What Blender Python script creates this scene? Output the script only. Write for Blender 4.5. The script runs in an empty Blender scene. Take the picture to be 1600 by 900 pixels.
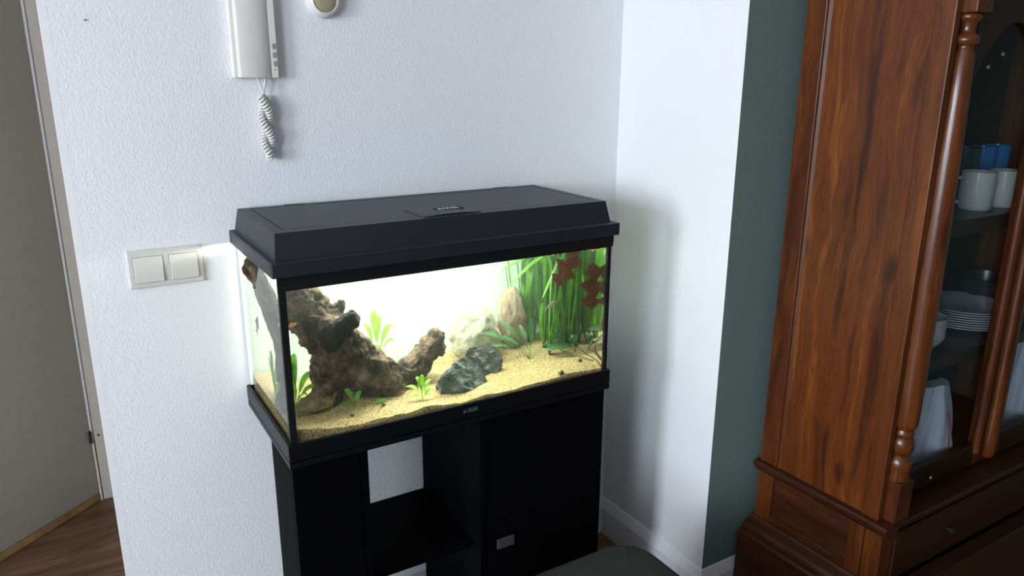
import bpy, bmesh, math, random
from mathutils import Vector, Matrix, Quaternion, noise

random.seed(7)
SC = bpy.context.scene
COL = SC.collection
ZO = 0.507            # measured heights are relative to the tank; the floor is world z = 0
V = Vector

# ------------------------------------------------------------------ camera
cam_d = bpy.data.cameras.new('camera')
cam = bpy.data.objects.new('camera', cam_d)
COL.objects.link(cam)
cam_d.sensor_width = 36.0
cam_d.lens = 36.0 * 1176.73 / 1600.0
cam_d.clip_start = 0.02
yaw, pitch, roll = 0.5465, 0.2741, 0.0048
fwd = V((math.sin(yaw) * math.cos(pitch), math.cos(yaw) * math.cos(pitch), -math.sin(pitch)))
rgt = V((math.cos(yaw), -math.sin(yaw), 0))
upv = rgt.cross(fwd)
r2 = rgt * math.cos(roll) + upv * math.sin(roll)
u2 = -rgt * math.sin(roll) + upv * math.cos(roll)
m = Matrix((r2, u2, -fwd)).transposed().to_4x4()
m.translation = V((-0.326, -1.7534, 0.9676 + ZO))
cam.matrix_world = m
SC.camera = cam

# ------------------------------------------------------------------ world, daylight, exposure
SC.view_settings.view_transform = 'Standard'
SC.view_settings.look = 'None'
SC.view_settings.gamma = 1.0
SC.view_settings.use_curve_mapping = False
SC.view_settings.exposure = 0.0
SC.cycles.use_denoising = True
SC.cycles.max_bounces = 12
SC.cycles.transparent_max_bounces = 12
SC.cycles.sample_clamp_indirect = 6.0
SC.cycles.volume_bounces = 1
w = bpy.data.worlds.new('sky')
SC.world = w
w.use_nodes = True
w.node_tree.nodes['Background'].inputs[0].default_value = (0.62, 0.76, 1.0, 1)
w.node_tree.nodes['Background'].inputs[1].default_value = 1.0


def area_light(name, loc, target, sx, sy, power, col):
    d = bpy.data.lights.new(name, 'AREA')
    d.shape = 'RECTANGLE'
    d.size, d.size_y, d.energy, d.color = sx, sy, power, col
    o = bpy.data.objects.new(name, d)
    COL.objects.link(o)
    o.location = loc
    o.rotation_euler = (V(target) - V(loc)).to_track_quat('-Z', 'Y').to_euler()
    return o


WIN_Y0, WIN_Y1, WIN_Z0, WIN_Z1 = -2.05, -1.25, 1.15, 2.35      # daylight window in the left wall
LX = -3.6
wc = ((WIN_Y0 + WIN_Y1) / 2, (WIN_Z0 + WIN_Z1) / 2)
W2_Y0, W2_Y1, W2_Z0, W2_Z1 = -3.75, -2.65, 0.75, 2.35           # a second, larger one farther along the same wall
w2 = ((W2_Y0 + W2_Y1) / 2, (W2_Z0 + W2_Z1) / 2)
area_light('window_daylight', (LX - 0.02, wc[0], wc[1]), (1.0, wc[0], wc[1]), WIN_Y1 - WIN_Y0, WIN_Z1 - WIN_Z0, 82, (1.0, 0.97, 0.93))
area_light('window_skylight', (LX + 0.03, wc[0], wc[1]), (LX + 1.0, wc[0], wc[1] - 0.75), WIN_Y1 - WIN_Y0, WIN_Z1 - WIN_Z0, 54, (0.42, 0.64, 1.0))
area_light('garden_window_daylight', (LX - 0.02, w2[0], w2[1]), (LX + 1.0, w2[0] + 0.5, w2[1] - 0.1), W2_Y1 - W2_Y0, W2_Z1 - W2_Z0, 112, (0.75, 0.87, 1.0))

# ------------------------------------------------------------------ material helpers


def new_mat(name):
    mt = bpy.data.materials.new(name)
    mt.use_nodes = True
    nt = mt.node_tree
    return mt, nt, nt.nodes['Principled BSDF'], nt.nodes['Material Output']


def node(nt, typ, **kw):
    n = nt.nodes.new(typ)
    for k, v in kw.items():
        if k.startswith('i_'):
            n.inputs[k[2:].replace('_', ' ')].default_value = v
        else:
            setattr(n, k, v)
    return n


def ramp(nt, stops):
    n = nt.nodes.new('ShaderNodeValToRGB')
    el = n.color_ramp.elements
    el[0].position, el[0].color = stops[0][0], (*stops[0][1], 1)
    el[1].position, el[1].color = stops[-1][0], (*stops[-1][1], 1)
    for p_, c in stops[1:-1]:
        e = el.new(p_)
        e.color = (*c, 1)
    return n


def coords(nt, scale=(1, 1, 1)):
    g = nt.nodes.new('ShaderNodeNewGeometry')
    mp = nt.nodes.new('ShaderNodeMapping')
    mp.inputs['Scale'].default_value = scale
    nt.links.new(g.outputs['Position'], mp.inputs['Vector'])
    return mp.outputs['Vector']


def bump(nt, bsdf, height, strength=0.5, dist=0.001):
    b = node(nt, 'ShaderNodeBump')
    b.inputs['Strength'].default_value = strength
    b.inputs['Distance'].default_value = dist
    nt.links.new(height, b.inputs['Height'])
    nt.links.new(b.outputs['Normal'], bsdf.inputs['Normal'])


def plain(name, col, rough=0.5, metal=0.0, spec=0.5, vary=0.12, scale=30, bump_d=0.0, bump_s=300, coat=0.0):
    """colour with slight procedural mottling and optional fine relief"""
    mt, nt, b, out = new_mat(name)
    b.inputs['Roughness'].default_value = rough
    b.inputs['Metallic'].default_value = metal
    b.inputs['Specular IOR Level'].default_value = spec
    b.inputs['Coat Weight'].default_value = coat
    n = node(nt, 'ShaderNodeTexNoise', i_Scale=scale, i_Detail=4.0)
    nt.links.new(coords(nt), n.inputs['Vector'])
    r = ramp(nt, [(0.3, tuple(c * (1 - vary) for c in col)), (0.7, tuple(min(1, c * (1 + vary)) for c in col))])
    nt.links.new(n.outputs['Fac'], r.inputs['Fac'])
    nt.links.new(r.outputs['Color'], b.inputs['Base Color'])
    if bump_d:
        n2 = node(nt, 'ShaderNodeTexNoise', i_Scale=bump_s, i_Detail=2.0)
        nt.links.new(coords(nt), n2.inputs['Vector'])
        bump(nt, b, n2.outputs['Fac'], 0.6, bump_d)
    return mt


def wall_paint(name, col, dist=0.0016):
    mt, nt, b, out = new_mat(name)
    b.inputs['Roughness'].default_value = 0.75
    b.inputs['Specular IOR Level'].default_value = 0.25
    n = node(nt, 'ShaderNodeTexNoise', i_Scale=1.6, i_Detail=3.0)
    nt.links.new(coords(nt), n.inputs['Vector'])
    r = ramp(nt, [(0.3, tuple(c * 0.97 for c in col)), (0.7, col)])
    nt.links.new(n.outputs['Fac'], r.inputs['Fac'])
    nt.links.new(r.outputs['Color'], b.inputs['Base Color'])
    n1 = node(nt, 'ShaderNodeTexNoise', i_Scale=170.0, i_Detail=2.0, i_Roughness=0.6, i_Distortion=0.6)
    nt.links.new(coords(nt, (1, 1, 0.75)), n1.inputs['Vector'])
    bump(nt, b, n1.outputs['Fac'], 0.7, dist)
    return mt


def wood(name, dark, mid, light, axis=2, rough=0.42, knots=True, sc=1.0, coat=0.05, seed=0.0):
    """streaky stained wood, grain along an axis"""
    mt, nt, b, out = new_mat(name)
    s = [22.0 * sc] * 3
    s[axis] = 1.1 * sc
    g = nt.nodes.new('ShaderNodeNewGeometry')
    mp = nt.nodes.new('ShaderNodeMapping')
    mp.inputs['Location'].default_value = (seed, seed * 1.7, seed * 0.6)
    nt.links.new(g.outputs['Position'], mp.inputs['Vector'])
    # slow warp of the grain
    wn = node(nt, 'ShaderNodeTexNoise', i_Scale=4.0, i_Detail=1.5)
    nt.links.new(mp.outputs['Vector'], wn.inputs['Vector'])
    wa = node(nt, 'ShaderNodeVectorMath', operation='MULTIPLY_ADD')
    nt.links.new(wn.outputs['Color'], wa.inputs[0])
    wa.inputs[1].default_value = (0.065, 0.065, 0.065)
    nt.links.new(mp.outputs['Vector'], wa.inputs[2])
    m2 = nt.nodes.new('ShaderNodeMapping')
    m2.inputs['Scale'].default_value = s
    nt.links.new(wa.outputs['Vector'], m2.inputs['Vector'])
    n1 = node(nt, 'ShaderNodeTexNoise', i_Scale=1.0, i_Detail=5.0, i_Roughness=0.55)
    nt.links.new(m2.outputs['Vector'], n1.inputs['Vector'])
    r1 = ramp(nt, [(0.34, dark), (0.47, mid), (0.54, mid), (0.66, light)])
    nt.links.new(n1.outputs['Fac'], r1.inputs['Fac'])
    # fine grain
    s3 = [190.0] * 3
    s3[axis] = 5.0
    m3 = nt.nodes.new('ShaderNodeMapping')
    m3.inputs['Scale'].default_value = s3
    nt.links.new(wa.outputs['Vector'], m3.inputs['Vector'])
    n2 = node(nt, 'ShaderNodeTexNoise', i_Scale=1.0, i_Detail=3.0)
    nt.links.new(m3.outputs['Vector'], n2.inputs['Vector'])
    r2_ = ramp(nt, [(0.32, (0.55, 0.5, 0.45)), (0.62, (1, 1, 1))])
    nt.links.new(n2.outputs['Fac'], r2_.inputs['Fac'])
    mx = node(nt, 'ShaderNodeMix', data_type='RGBA', blend_type='MULTIPLY')
    mx.inputs['Factor'].default_value = 0.75
    nt.links.new(r1.outputs['Color'], mx.inputs['A'])
    nt.links.new(r2_.outputs['Color'], mx.inputs['B'])
    last = mx.outputs['Result']
    if knots:
        s4 = [7.0] * 3
        s4[axis] = 3.4
        m4 = nt.nodes.new('ShaderNodeMapping')
        m4.inputs['Scale'].default_value = s4
        nt.links.new(wa.outputs['Vector'], m4.inputs['Vector'])
        vo = node(nt, 'ShaderNodeTexVoronoi', i_Scale=1.0)
        nt.links.new(m4.outputs['Vector'], vo.inputs['Vector'])
        r3 = ramp(nt, [(0.05, (0.16, 0.12, 0.10)), (0.11, (0.5, 0.42, 0.38)), (0.18, (1, 1, 1))])
        nt.links.new(vo.outputs['Distance'], r3.inputs['Fac'])
        mk = node(nt, 'ShaderNodeMix', data_type='RGBA', blend_type='MULTIPLY')
        mk.inputs['Factor'].default_value = 0.9
        nt.links.new(last, mk.inputs['A'])
        nt.links.new(r3.outputs['Color'], mk.inputs['B'])
        last = mk.outputs['Result']
    nt.links.new(last, b.inputs['Base Color'])
    b.inputs['Roughness'].default_value = rough
    b.inputs['Specular IOR Level'].default_value = 0.35
    b.inputs['Coat Weight'].default_value = coat
    b.inputs['Coat Roughness'].default_value = 0.25
    bump(nt, b, n2.outputs['Fac'], 0.25, 0.0006)
    return mt


def clear_glass(name, tint=(1, 1, 1), refl=1.0):
    """thin parallel pane: passes light straight through, mirrors by Fresnel"""
    mt, nt, b, out = new_mat(name)
    nt.nodes.remove(b)
    tr = node(nt, 'ShaderNodeBsdfTransparent')
    tr.inputs[0].default_value = (*tint, 1)
    gl = node(nt, 'ShaderNodeBsdfGlossy')
    gl.inputs['Roughness'].default_value = 0.02
    fr = node(nt, 'ShaderNodeFresnel')
    geo = node(nt, 'ShaderNodeNewGeometry')      # same reflectance on both faces: rays are not bent inside the pane
    ior = node(nt, 'ShaderNodeMapRange')
    ior.inputs['To Min'].default_value = 1.45
    ior.inputs['To Max'].default_value = 1 / 1.45
    nt.links.new(geo.outputs['Backfacing'], ior.inputs['Value'])
    nt.links.new(ior.outputs['Result'], fr.inputs['IOR'])
    mul = node(nt, 'ShaderNodeMath', operation='MULTIPLY')
    mul.inputs[1].default_value = refl
    nt.links.new(fr.outputs[0], mul.inputs[0])
    mx = node(nt, 'ShaderNodeMixShader')
    nt.links.new(mul.outputs[0], mx.inputs[0])
    nt.links.new(tr.outputs[0], mx.inputs[1])
    nt.links.new(gl.outputs[0], mx.inputs[2])
    nt.links.new(mx.outputs[0], out.inputs['Surface'])
    return mt


def leaf_mat(name, c1, c2, scale=40, trans=0.45, rough=0.45):
    mt, nt, b, out = new_mat(name)
    n = node(nt, 'ShaderNodeTexNoise', i_Scale=scale, i_Detail=3.0)
    nt.links.new(coords(nt), n.inputs['Vector'])
    r = ramp(nt, [(0.3, c1), (0.7, c2)])
    nt.links.new(n.outputs['Fac'], r.inputs['Fac'])
    nt.links.new(r.outputs['Color'], b.inputs['Base Color'])
    b.inputs['Roughness'].default_value = rough
    t = node(nt, 'ShaderNodeBsdfTranslucent')
    nt.links.new(r.outputs['Color'], t.inputs['Color'])
    mx = node(nt, 'ShaderNodeMixShader')
    mx.inputs[0].default_value = trans
    nt.links.new(b.outputs[0], mx.inputs[1])
    nt.links.new(t.outputs[0], mx.inputs[2])
    nt.links.new(mx.outputs[0], out.inputs['Surface'])
    return mt


def stone_mat(name, stops, scale=28, bd=0.004, bs=60, rough=0.85):
    mt, nt, b, out = new_mat(name)
    b.inputs['Specular IOR Level'].default_value = 0.12
    n = node(nt, 'ShaderNodeTexNoise', i_Scale=scale, i_Detail=8.0, i_Roughness=0.65)
    nt.links.new(coords(nt), n.inputs['Vector'])
    r = ramp(nt, stops)
    nt.links.new(n.outputs['Fac'], r.inputs['Fac'])
    nt.links.new(r.outputs['Color'], b.inputs['Base Color'])
    b.inputs['Roughness'].default_value = rough
    n2 = node(nt, 'ShaderNodeTexNoise', i_Scale=bs, i_Detail=8.0, i_Roughness=0.6)
    nt.links.new(coords(nt), n2.inputs['Vector'])
    bump(nt, b, n2.outputs['Fac'], 0.8, bd)
    return mt


M = {}
M['wall'] = wall_paint('white_wall_paint', (0.80, 0.80, 0.80))
M['bead'] = plain('smooth_white_paint', (0.80, 0.79, 0.78), 0.6, vary=0.02)
M['green'] = wall_paint('green_wall_paint', (0.150, 0.200, 0.180), 0.0008)
M['dim_wall'] = wall_paint('dim_blue_bounce_paint', (0.13, 0.165, 0.22), 0.0008)  # unseen front wall, made dark and blue to dim and cool the bounced light
M['trim'] = plain('white_skirting_paint', (0.78, 0.78, 0.80), 0.45, vary=0.02)
M['ceil'] = plain('ceiling_paint', (0.82, 0.81, 0.79), 0.9, vary=0.02)
M['floor'] = wood('brown_floor_boards', (0.10, 0.05, 0.022), (0.19, 0.10, 0.045), (0.27, 0.15, 0.07), axis=0, knots=False, rough=0.4)
M['door'] = plain('grey_door_paint', (0.34, 0.30, 0.245), 0.55, vary=0.03)
M['frame'] = plain('beige_frame_paint', (0.64, 0.55, 0.46), 0.5, vary=0.04)
M['frame_edge'] = plain('cream_frame_edge', (0.80, 0.72, 0.62), 0.5, vary=0.03)
M['strip'] = wood('light_wood_strip', (0.24, 0.13, 0.05), (0.36, 0.21, 0.09), (0.45, 0.28, 0.13), axis=0, knots=False)
M['hinge'] = plain('dark_hinge_metal', (0.06, 0.05, 0.05), 0.4, 0.8)
M['black'] = plain('black_plastic', (0.003, 0.0035, 0.005), 0.4, spec=0.28, vary=0.1, bump_d=0.0002, bump_s=900)
M['hood'] = plain('grained_black_plastic', (0.006, 0.0085, 0.013), 0.5, spec=0.7, vary=0.1, bump_d=0.0003, bump_s=700)
M['blackwood'] = plain('black_laminate', (0.0012, 0.0013, 0.0018), 0.65, spec=0.05, vary=0.15, bump_d=0.0002, bump_s=500)
M['silicone'] = plain('black_silicone', (0.006, 0.006, 0.006), 0.5, spec=0.3)
M['glass'] = clear_glass('tank_glass', (0.985, 0.995, 0.99), 0.08)
M['cabinet_glass'] = clear_glass('cabinet_glass', (0.93, 0.95, 0.95), 0.4)
M['logo'] = plain('silver_print', (0.62, 0.63, 0.66), 0.4, 0.4, vary=0.03)
M['logo_dim'] = plain('dim_blue_print', (0.10, 0.13, 0.16), 0.4, 0.2, vary=0.05)
M['backdrop'] = plain('white_backdrop', (0.80, 0.86, 0.84), 0.7, vary=0.03, scale=6)
M['switch'] = plain('cream_switch_plastic', (0.62, 0.60, 0.545), 0.3, vary=0.01)
M['switch_gap'] = plain('gap_shade_grey', (0.22, 0.21, 0.20), 0.6)  # grey strips round the rockers, painted in for the shade in the gaps
M['phone'] = plain('cream_phone_plastic', (0.70, 0.67, 0.61), 0.62, vary=0.02)
M['phone_btn'] = plain('grey_button_plastic', (0.30, 0.28, 0.26), 0.5)
M['cord'] = plain('white_cord', (0.66, 0.64, 0.59), 0.5, vary=0.03)
M['ring'] = plain('white_chime_plastic', (0.74, 0.71, 0.67), 0.4, vary=0.02)
M['chime'] = plain('olive_beige_mesh', (0.32, 0.28, 0.17), 0.7, vary=0.15, scale=300)
M['metal'] = plain('brushed_steel', (0.055, 0.05, 0.055), 0.55, 0.2)
M['cable'] = plain('black_rubber', (0.008, 0.008, 0.008), 0.5)
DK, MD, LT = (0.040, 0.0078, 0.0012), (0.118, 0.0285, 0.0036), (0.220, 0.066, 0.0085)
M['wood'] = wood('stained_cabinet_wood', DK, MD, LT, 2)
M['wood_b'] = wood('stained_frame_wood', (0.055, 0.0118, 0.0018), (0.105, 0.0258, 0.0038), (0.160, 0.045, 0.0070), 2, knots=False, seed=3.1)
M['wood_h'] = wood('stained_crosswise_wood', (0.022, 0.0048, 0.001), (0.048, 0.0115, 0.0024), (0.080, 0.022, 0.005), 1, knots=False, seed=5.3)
M['wood_shade'] = wood('shaded_front_wood', (0.014, 0.0036, 0.0014), (0.030, 0.0080, 0.0026), (0.045, 0.013, 0.004), 0, knots=False, seed=8.7)  # darkened copy of the cabinet wood: shade on the front put into the colour
M['wood_col'] = wood('stained_turned_wood', (0.060, 0.0140, 0.0028), (0.125, 0.033, 0.0065), (0.20, 0.062, 0.013), 2, rough=0.28, coat=0.4, knots=False, seed=1.9)
M['mug'] = plain('white_glazed_ceramic', (0.60, 0.59, 0.56), 0.18, vary=0.01)
M['plate'] = plain('white_porcelain', (0.62, 0.64, 0.66), 0.2, vary=0.01)
M['blue'] = plain('blue_glass', (0.02, 0.16, 0.42), 0.15, vary=0.05)
M['greencup'] = plain('dark_green_glass', (0.02, 0.07, 0.045), 0.15, vary=0.05)
M['darkbowl'] = plain('dark_grey_glaze', (0.025, 0.025, 0.026), 0.25)
M['brass'] = plain('pale_screw_metal', (0.55, 0.45, 0.30), 0.35, 0.8)


def cloth_mat(name, c, weave=380):
    mt, nt, b, out = new_mat(name)
    vec = coords(nt)
    n = node(nt, 'ShaderNodeTexNoise', i_Scale=18.0, i_Detail=3.0)
    nt.links.new(vec, n.inputs['Vector'])
    wv = node(nt, 'ShaderNodeTexWave', i_Scale=weave / 6.283, i_Distortion=1.5, i_Detail=1.0)
    wv.bands_direction = 'X'
    wv2 = node(nt, 'ShaderNodeTexWave', i_Scale=weave / 6.283, i_Distortion=1.5, i_Detail=1.0)
    wv2.bands_direction = 'Y'
    nt.links.new(vec, wv.inputs['Vector'])
    nt.links.new(vec, wv2.inputs['Vector'])
    ad = node(nt, 'ShaderNodeMath', operation='MULTIPLY')
    nt.links.new(wv.outputs['Fac'], ad.inputs[0])
    nt.links.new(wv2.outputs['Fac'], ad.inputs[1])
    r = ramp(nt, [(0.0, tuple(v * 0.55 for v in c)), (0.8, tuple(v * 1.35 for v in c))])
    nt.links.new(ad.outputs[0], r.inputs['Fac'])
    nt.links.new(r.outputs['Color'], b.inputs['Base Color'])
    b.inputs['Roughness'].default_value = 0.95
    b.inputs['Specular IOR Level'].default_value = 0.1
    bump(nt, b, ad.outputs[0], 0.6, 0.0012)
    return mt


M['fabric'] = cloth_mat('dark_grey_weave', (0.042, 0.043, 0.039))
M['towel'] = plain('white_cotton', (0.50, 0.53, 0.62), 0.95, vary=0.06, bump_d=0.001, bump_s=250)
M['towel_stripe'] = plain('red_stitching', (0.42, 0.08, 0.08), 0.9)


def sand_mat():
    mt, nt, b, out = new_mat('yellow_sand')
    vec = coords(nt)
    vo = node(nt, 'ShaderNodeTexVoronoi', i_Scale=430.0)
    nt.links.new(vec, vo.inputs['Vector'])
    sep = node(nt, 'ShaderNodeSeparateColor')
    nt.links.new(vo.outputs['Color'], sep.inputs[0])
    r = ramp(nt, [(0.0, (0.08, 0.05, 0.016)), (0.25, (0.27, 0.185, 0.065)), (0.6, (0.38, 0.275, 0.11)), (1.0, (0.58, 0.47, 0.25))])
    nt.links.new(sep.outputs[0], r.inputs['Fac'])
    nt.links.new(r.outputs['Color'], b.inputs['Base Color'])
    b.inputs['Roughness'].default_value = 0.9
    bump(nt, b, vo.outputs['Distance'], 0.8, 0.0012)
    return mt


M['sand'] = sand_mat()
M['drift'] = stone_mat('waterlogged_driftwood', [(0.36, (0.016, 0.011, 0.006)), (0.48, (0.065, 0.043, 0.027)), (0.62, (0.150, 0.102, 0.068)), (0.8, (0.24, 0.17, 0.115))], 22, 0.006, 45)  # brown wood mottle, its dark share widened to stand for shadowed parts
M['drift_dark'] = stone_mat('black_stub_wood', [(0.3, (0.003, 0.003, 0.0025)), (0.7, (0.016, 0.014, 0.010))], 40, 0.006, 60)  # much darker ramp than the log, used on the stub alone
M['st_dark'] = stone_mat('blue_grey_slate', [(0.30, (0.024, 0.034, 0.029)), (0.5, (0.075, 0.094, 0.082)), (0.60, (0.14, 0.16, 0.14)), (0.72, (0.36, 0.38, 0.34))], 46, 0.007, 75)
M['st_grey'] = stone_mat('mid_grey_stone', [(0.30, (0.045, 0.050, 0.045)), (0.5, (0.10, 0.112, 0.10)), (0.7, (0.24, 0.25, 0.22))], 50, 0.006, 80)
M['st_pale'] = stone_mat('pale_pitted_limestone', [(0.3, (0.24, 0.23, 0.16)), (0.5, (0.46, 0.44, 0.34)), (0.7, (0.62, 0.60, 0.50))], 55, 0.008, 90)
M['st_brown'] = stone_mat('brown_tan_stone', [(0.3, (0.16, 0.11, 0.075)), (0.5, (0.32, 0.24, 0.165)), (0.7, (0.44, 0.35, 0.25))], 26, 0.005, 50)
M['st_olive'] = stone_mat('olive_algae_stone', [(0.3, (0.07, 0.065, 0.03)), (0.5, (0.15, 0.125, 0.06)), (0.7, (0.24, 0.19, 0.10))], 40, 0.005, 70)
M['lime'] = leaf_mat('lime_green_leaf', (0.14, 0.38, 0.02), (0.30, 0.60, 0.06))
M['mid'] = leaf_mat('mid_green_leaf', (0.05, 0.20, 0.015), (0.14, 0.36, 0.03))
M['crypt'] = leaf_mat('dark_wavy_leaf', (0.008, 0.050, 0.010), (0.028, 0.115, 0.020), 90, 0.2)
M['val1'] = leaf_mat('ribbon_leaf_green', (0.022, 0.105, 0.010), (0.075, 0.24, 0.020))
M['val2'] = leaf_mat('ribbon_leaf_bright', (0.07, 0.24, 0.010), (0.18, 0.43, 0.03))
M['val3'] = leaf_mat('ribbon_leaf_deep', (0.012, 0.065, 0.012), (0.035, 0.13, 0.02))
M['oak'] = leaf_mat('red_brown_dead_leaf', (0.060, 0.022, 0.009), (0.125, 0.046, 0.017), 120, 0.05, 0.7)
M['oak_tan'] = leaf_mat('tan_dead_leaf', (0.32, 0.19, 0.09), (0.50, 0.33, 0.18), 120, 0.3, 0.7)
M['stem'] = plain('olive_stem', (0.12, 0.11, 0.03), 0.6)
M['twig'] = plain('olive_twig', (0.13, 0.12, 0.05), 0.8, vary=0.3, scale=90)
M['fish_dark'] = plain('dark_fish_scales', (0.012, 0.013, 0.014), 0.3, vary=0.3, scale=200)
M['fish_pale'] = plain('pale_fish_scales', (0.44, 0.35, 0.29), 0.3, vary=0.35, scale=160)
M['fish_orange'] = plain('orange_fish_scales', (0.50, 0.24, 0.08), 0.3, vary=0.3, scale=200)
M['shell'] = plain('brown_snail_shell', (0.11, 0.065, 0.03), 0.35, vary=0.4, scale=150)


def emit_mat(name, col, strength):
    mt, nt, b, out = new_mat(name)
    nt.nodes.remove(b)
    e = node(nt, 'ShaderNodeEmission')
    e.inputs[0].default_value = (*col, 1)
    e.inputs[1].default_value = strength
    nt.links.new(e.outputs[0], out.inputs['Surface'])
    return mt


M['tube'] = emit_mat('lit_aquarium_tube', (1.0, 0.98, 0.84), 190.0)


def water_mats():
    mt, nt, b, out = new_mat('water_face')
    nt.nodes.remove(b)
    g = node(nt, 'ShaderNodeBsdfGlass')
    g.inputs['IOR'].default_value = 1.33
    g.inputs['Roughness'].default_value = 0.0
    g.inputs['Color'].default_value = (1, 1, 1, 1)
    nt.links.new(g.outputs[0], out.inputs['Surface'])
    m2, nt, b, out = new_mat('cloudy_water')
    nt.nodes.remove(b)
    vs = node(nt, 'ShaderNodeVolumeScatter')
    vs.inputs['Color'].default_value = (0.86, 1.0, 0.95, 1)
    vs.inputs['Density'].default_value = 0.11
    vs.inputs['Anisotropy'].default_value = 0.2
    va = node(nt, 'ShaderNodeVolumeAbsorption')
    va.inputs['Color'].default_value = (0.55, 0.95, 0.80, 1)
    va.inputs['Density'].default_value = 0.5
    ad = node(nt, 'ShaderNodeAddShader')
    nt.links.new(vs.outputs[0], ad.inputs[0])
    nt.links.new(va.outputs[0], ad.inputs[1])
    nt.links.new(ad.outputs[0], out.inputs['Volume'])
    return mt, m2


M['water'], M['haze'] = water_mats()

# ------------------------------------------------------------------ mesh helpers


class MB:
    """collects shapes in measured coordinates; obj() turns them into one mesh object"""

    def __init__(self):
        self.v, self.f = [], []

    def add(self, vs, fs):
        o = len(self.v)
        self.v += [V(p) for p in vs]
        self.f += [tuple(i + o for i in f) for f in fs]
        return self

    def box(self, x0, x1, y0, y1, z0, z1):
        p = [(x, y, z) for z in (z0, z1) for y in (y0, y1) for x in (x0, x1)]
        return self.add(p, [(0, 2, 3, 1), (4, 5, 7, 6), (0, 1, 5, 4), (2, 6, 7, 3), (0, 4, 6, 2), (1, 3, 7, 5)])

    def hexa(self, lo, hi):
        """frustum-like solid from two quads (each 4 points, same winding, counter-clockwise from above)"""
        return self.add(list(lo) + list(hi), [(3, 2, 1, 0), (4, 5, 6, 7), (0, 1, 5, 4), (1, 2, 6, 5), (2, 3, 7, 6), (3, 0, 4, 7)])

    def prism(self, poly, z0, z1):
        n = len(poly)
        p = [(x, y, z0) for x, y in poly] + [(x, y, z1) for x, y in poly]
        return self.add(p, [tuple(range(n - 1, -1, -1)), tuple(range(n, 2 * n))] + [(i, (i + 1) % n, n + (i + 1) % n, n + i) for i in range(n)])

    def extrude(self, prof, a, b, fn):
        """profile (2-D points) swept from parameter a to b; fn(u, v, t) -> 3-D"""
        n = len(prof)
        p = [fn(u, v_, a) for u, v_ in prof] + [fn(u, v_, b) for u, v_ in prof]
        return self.add(p, [tuple(range(n - 1, -1, -1)), tuple(range(n, 2 * n))] + [(i, (i + 1) % n, n + (i + 1) % n, n + i) for i in range(n)])

    def lathe(self, prof, c, seg=24, axis='z', a0=0.0, a1=None):
        full = a1 is None
        n = seg if full else seg + 1
        vs, fs = [], []
        for r, h in prof:
            for k in range(n):
                a = a0 + (2 * math.pi if full else (a1 - a0)) * k / seg
                if axis == 'z':
                    vs.append((c[0] + r * math.cos(a), c[1] + r * math.sin(a), c[2] + h))
                else:
                    vs.append((c[0] + r * math.cos(a), c[1] - h, c[2] + r * math.sin(a)))
        for i in range(len(prof) - 1):
            for k in range(seg):
                k2 = (k + 1) % n if full else k + 1
                fs.append((i * n + k, i * n + k2, (i + 1) * n + k2, (i + 1) * n + k))
        if full:
            if prof[0][0] > 1e-6:
                fs.append(tuple(range(n - 1, -1, -1)))
            if prof[-1][0] > 1e-6:
                fs.append(tuple((len(prof) - 1) * n + k for k in range(n)))
        return self.add(vs, fs)

    def tube(self, pts, rad, seg=8, cap=True, flat=1.0):
        pts = [V(p) for p in pts]
        n = len(pts)
        rad = rad if isinstance(rad, (list, tuple)) else [rad] * n
        t0 = (pts[1] - pts[0]).normalized()
        ref = V((0, 0, 1)) if abs(t0.z) < 0.9 else V((1, 0, 0))
        nrm = (ref - t0 * ref.dot(t0)).normalized()
        vs, fs = [], []
        for i, p in enumerate(pts):
            t = (pts[min(i + 1, n - 1)] - pts[max(i - 1, 0)]).normalized()
            nrm = (nrm - t * nrm.dot(t)).normalized()
            bn = t.cross(nrm)
            for k in range(seg):
                a = 2 * math.pi * k / seg
                vs.append(p + (nrm * math.cos(a) * flat + bn * math.sin(a)) * rad[i])
        for i in range(n - 1):
            for k in range(seg):
                k2 = (k + 1) % seg
                fs.append((i * seg + k, i * seg + k2, (i + 1) * seg + k2, (i + 1) * seg + k))
        if cap:
            fs.append(tuple(range(seg - 1, -1, -1)))
            fs.append(tuple((n - 1) * seg + k for k in range(seg)))
        return self.add(vs, fs)

    def ribbon(self, pts, wid, side, fold=0.15):
        """a leaf blade along pts; wid(t) half width, side = sideways direction"""
        pts = [V(p) for p in pts]
        n = len(pts)
        vs, fs = [], []
        for i, p in enumerate(pts):
            t = i / (n - 1)
            d = (pts[min(i + 1, n - 1)] - pts[max(i - 1, 0)]).normalized()
            s = V(side)
            s = (s - d * s.dot(d)).normalized()
            nn = d.cross(s)
            w_ = wid(t)
            wl, wr = (w_ if isinstance(w_, tuple) else (w_, w_))
            vs += [p - s * wl + nn * wl * fold, p, p + s * wr + nn * wr * fold]
        for i in range(n - 1):
            a = i * 3
            fs += [(a, a + 1, a + 4, a + 3), (a + 1, a + 2, a + 5, a + 4)]
        return self.add(vs, fs)


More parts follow.
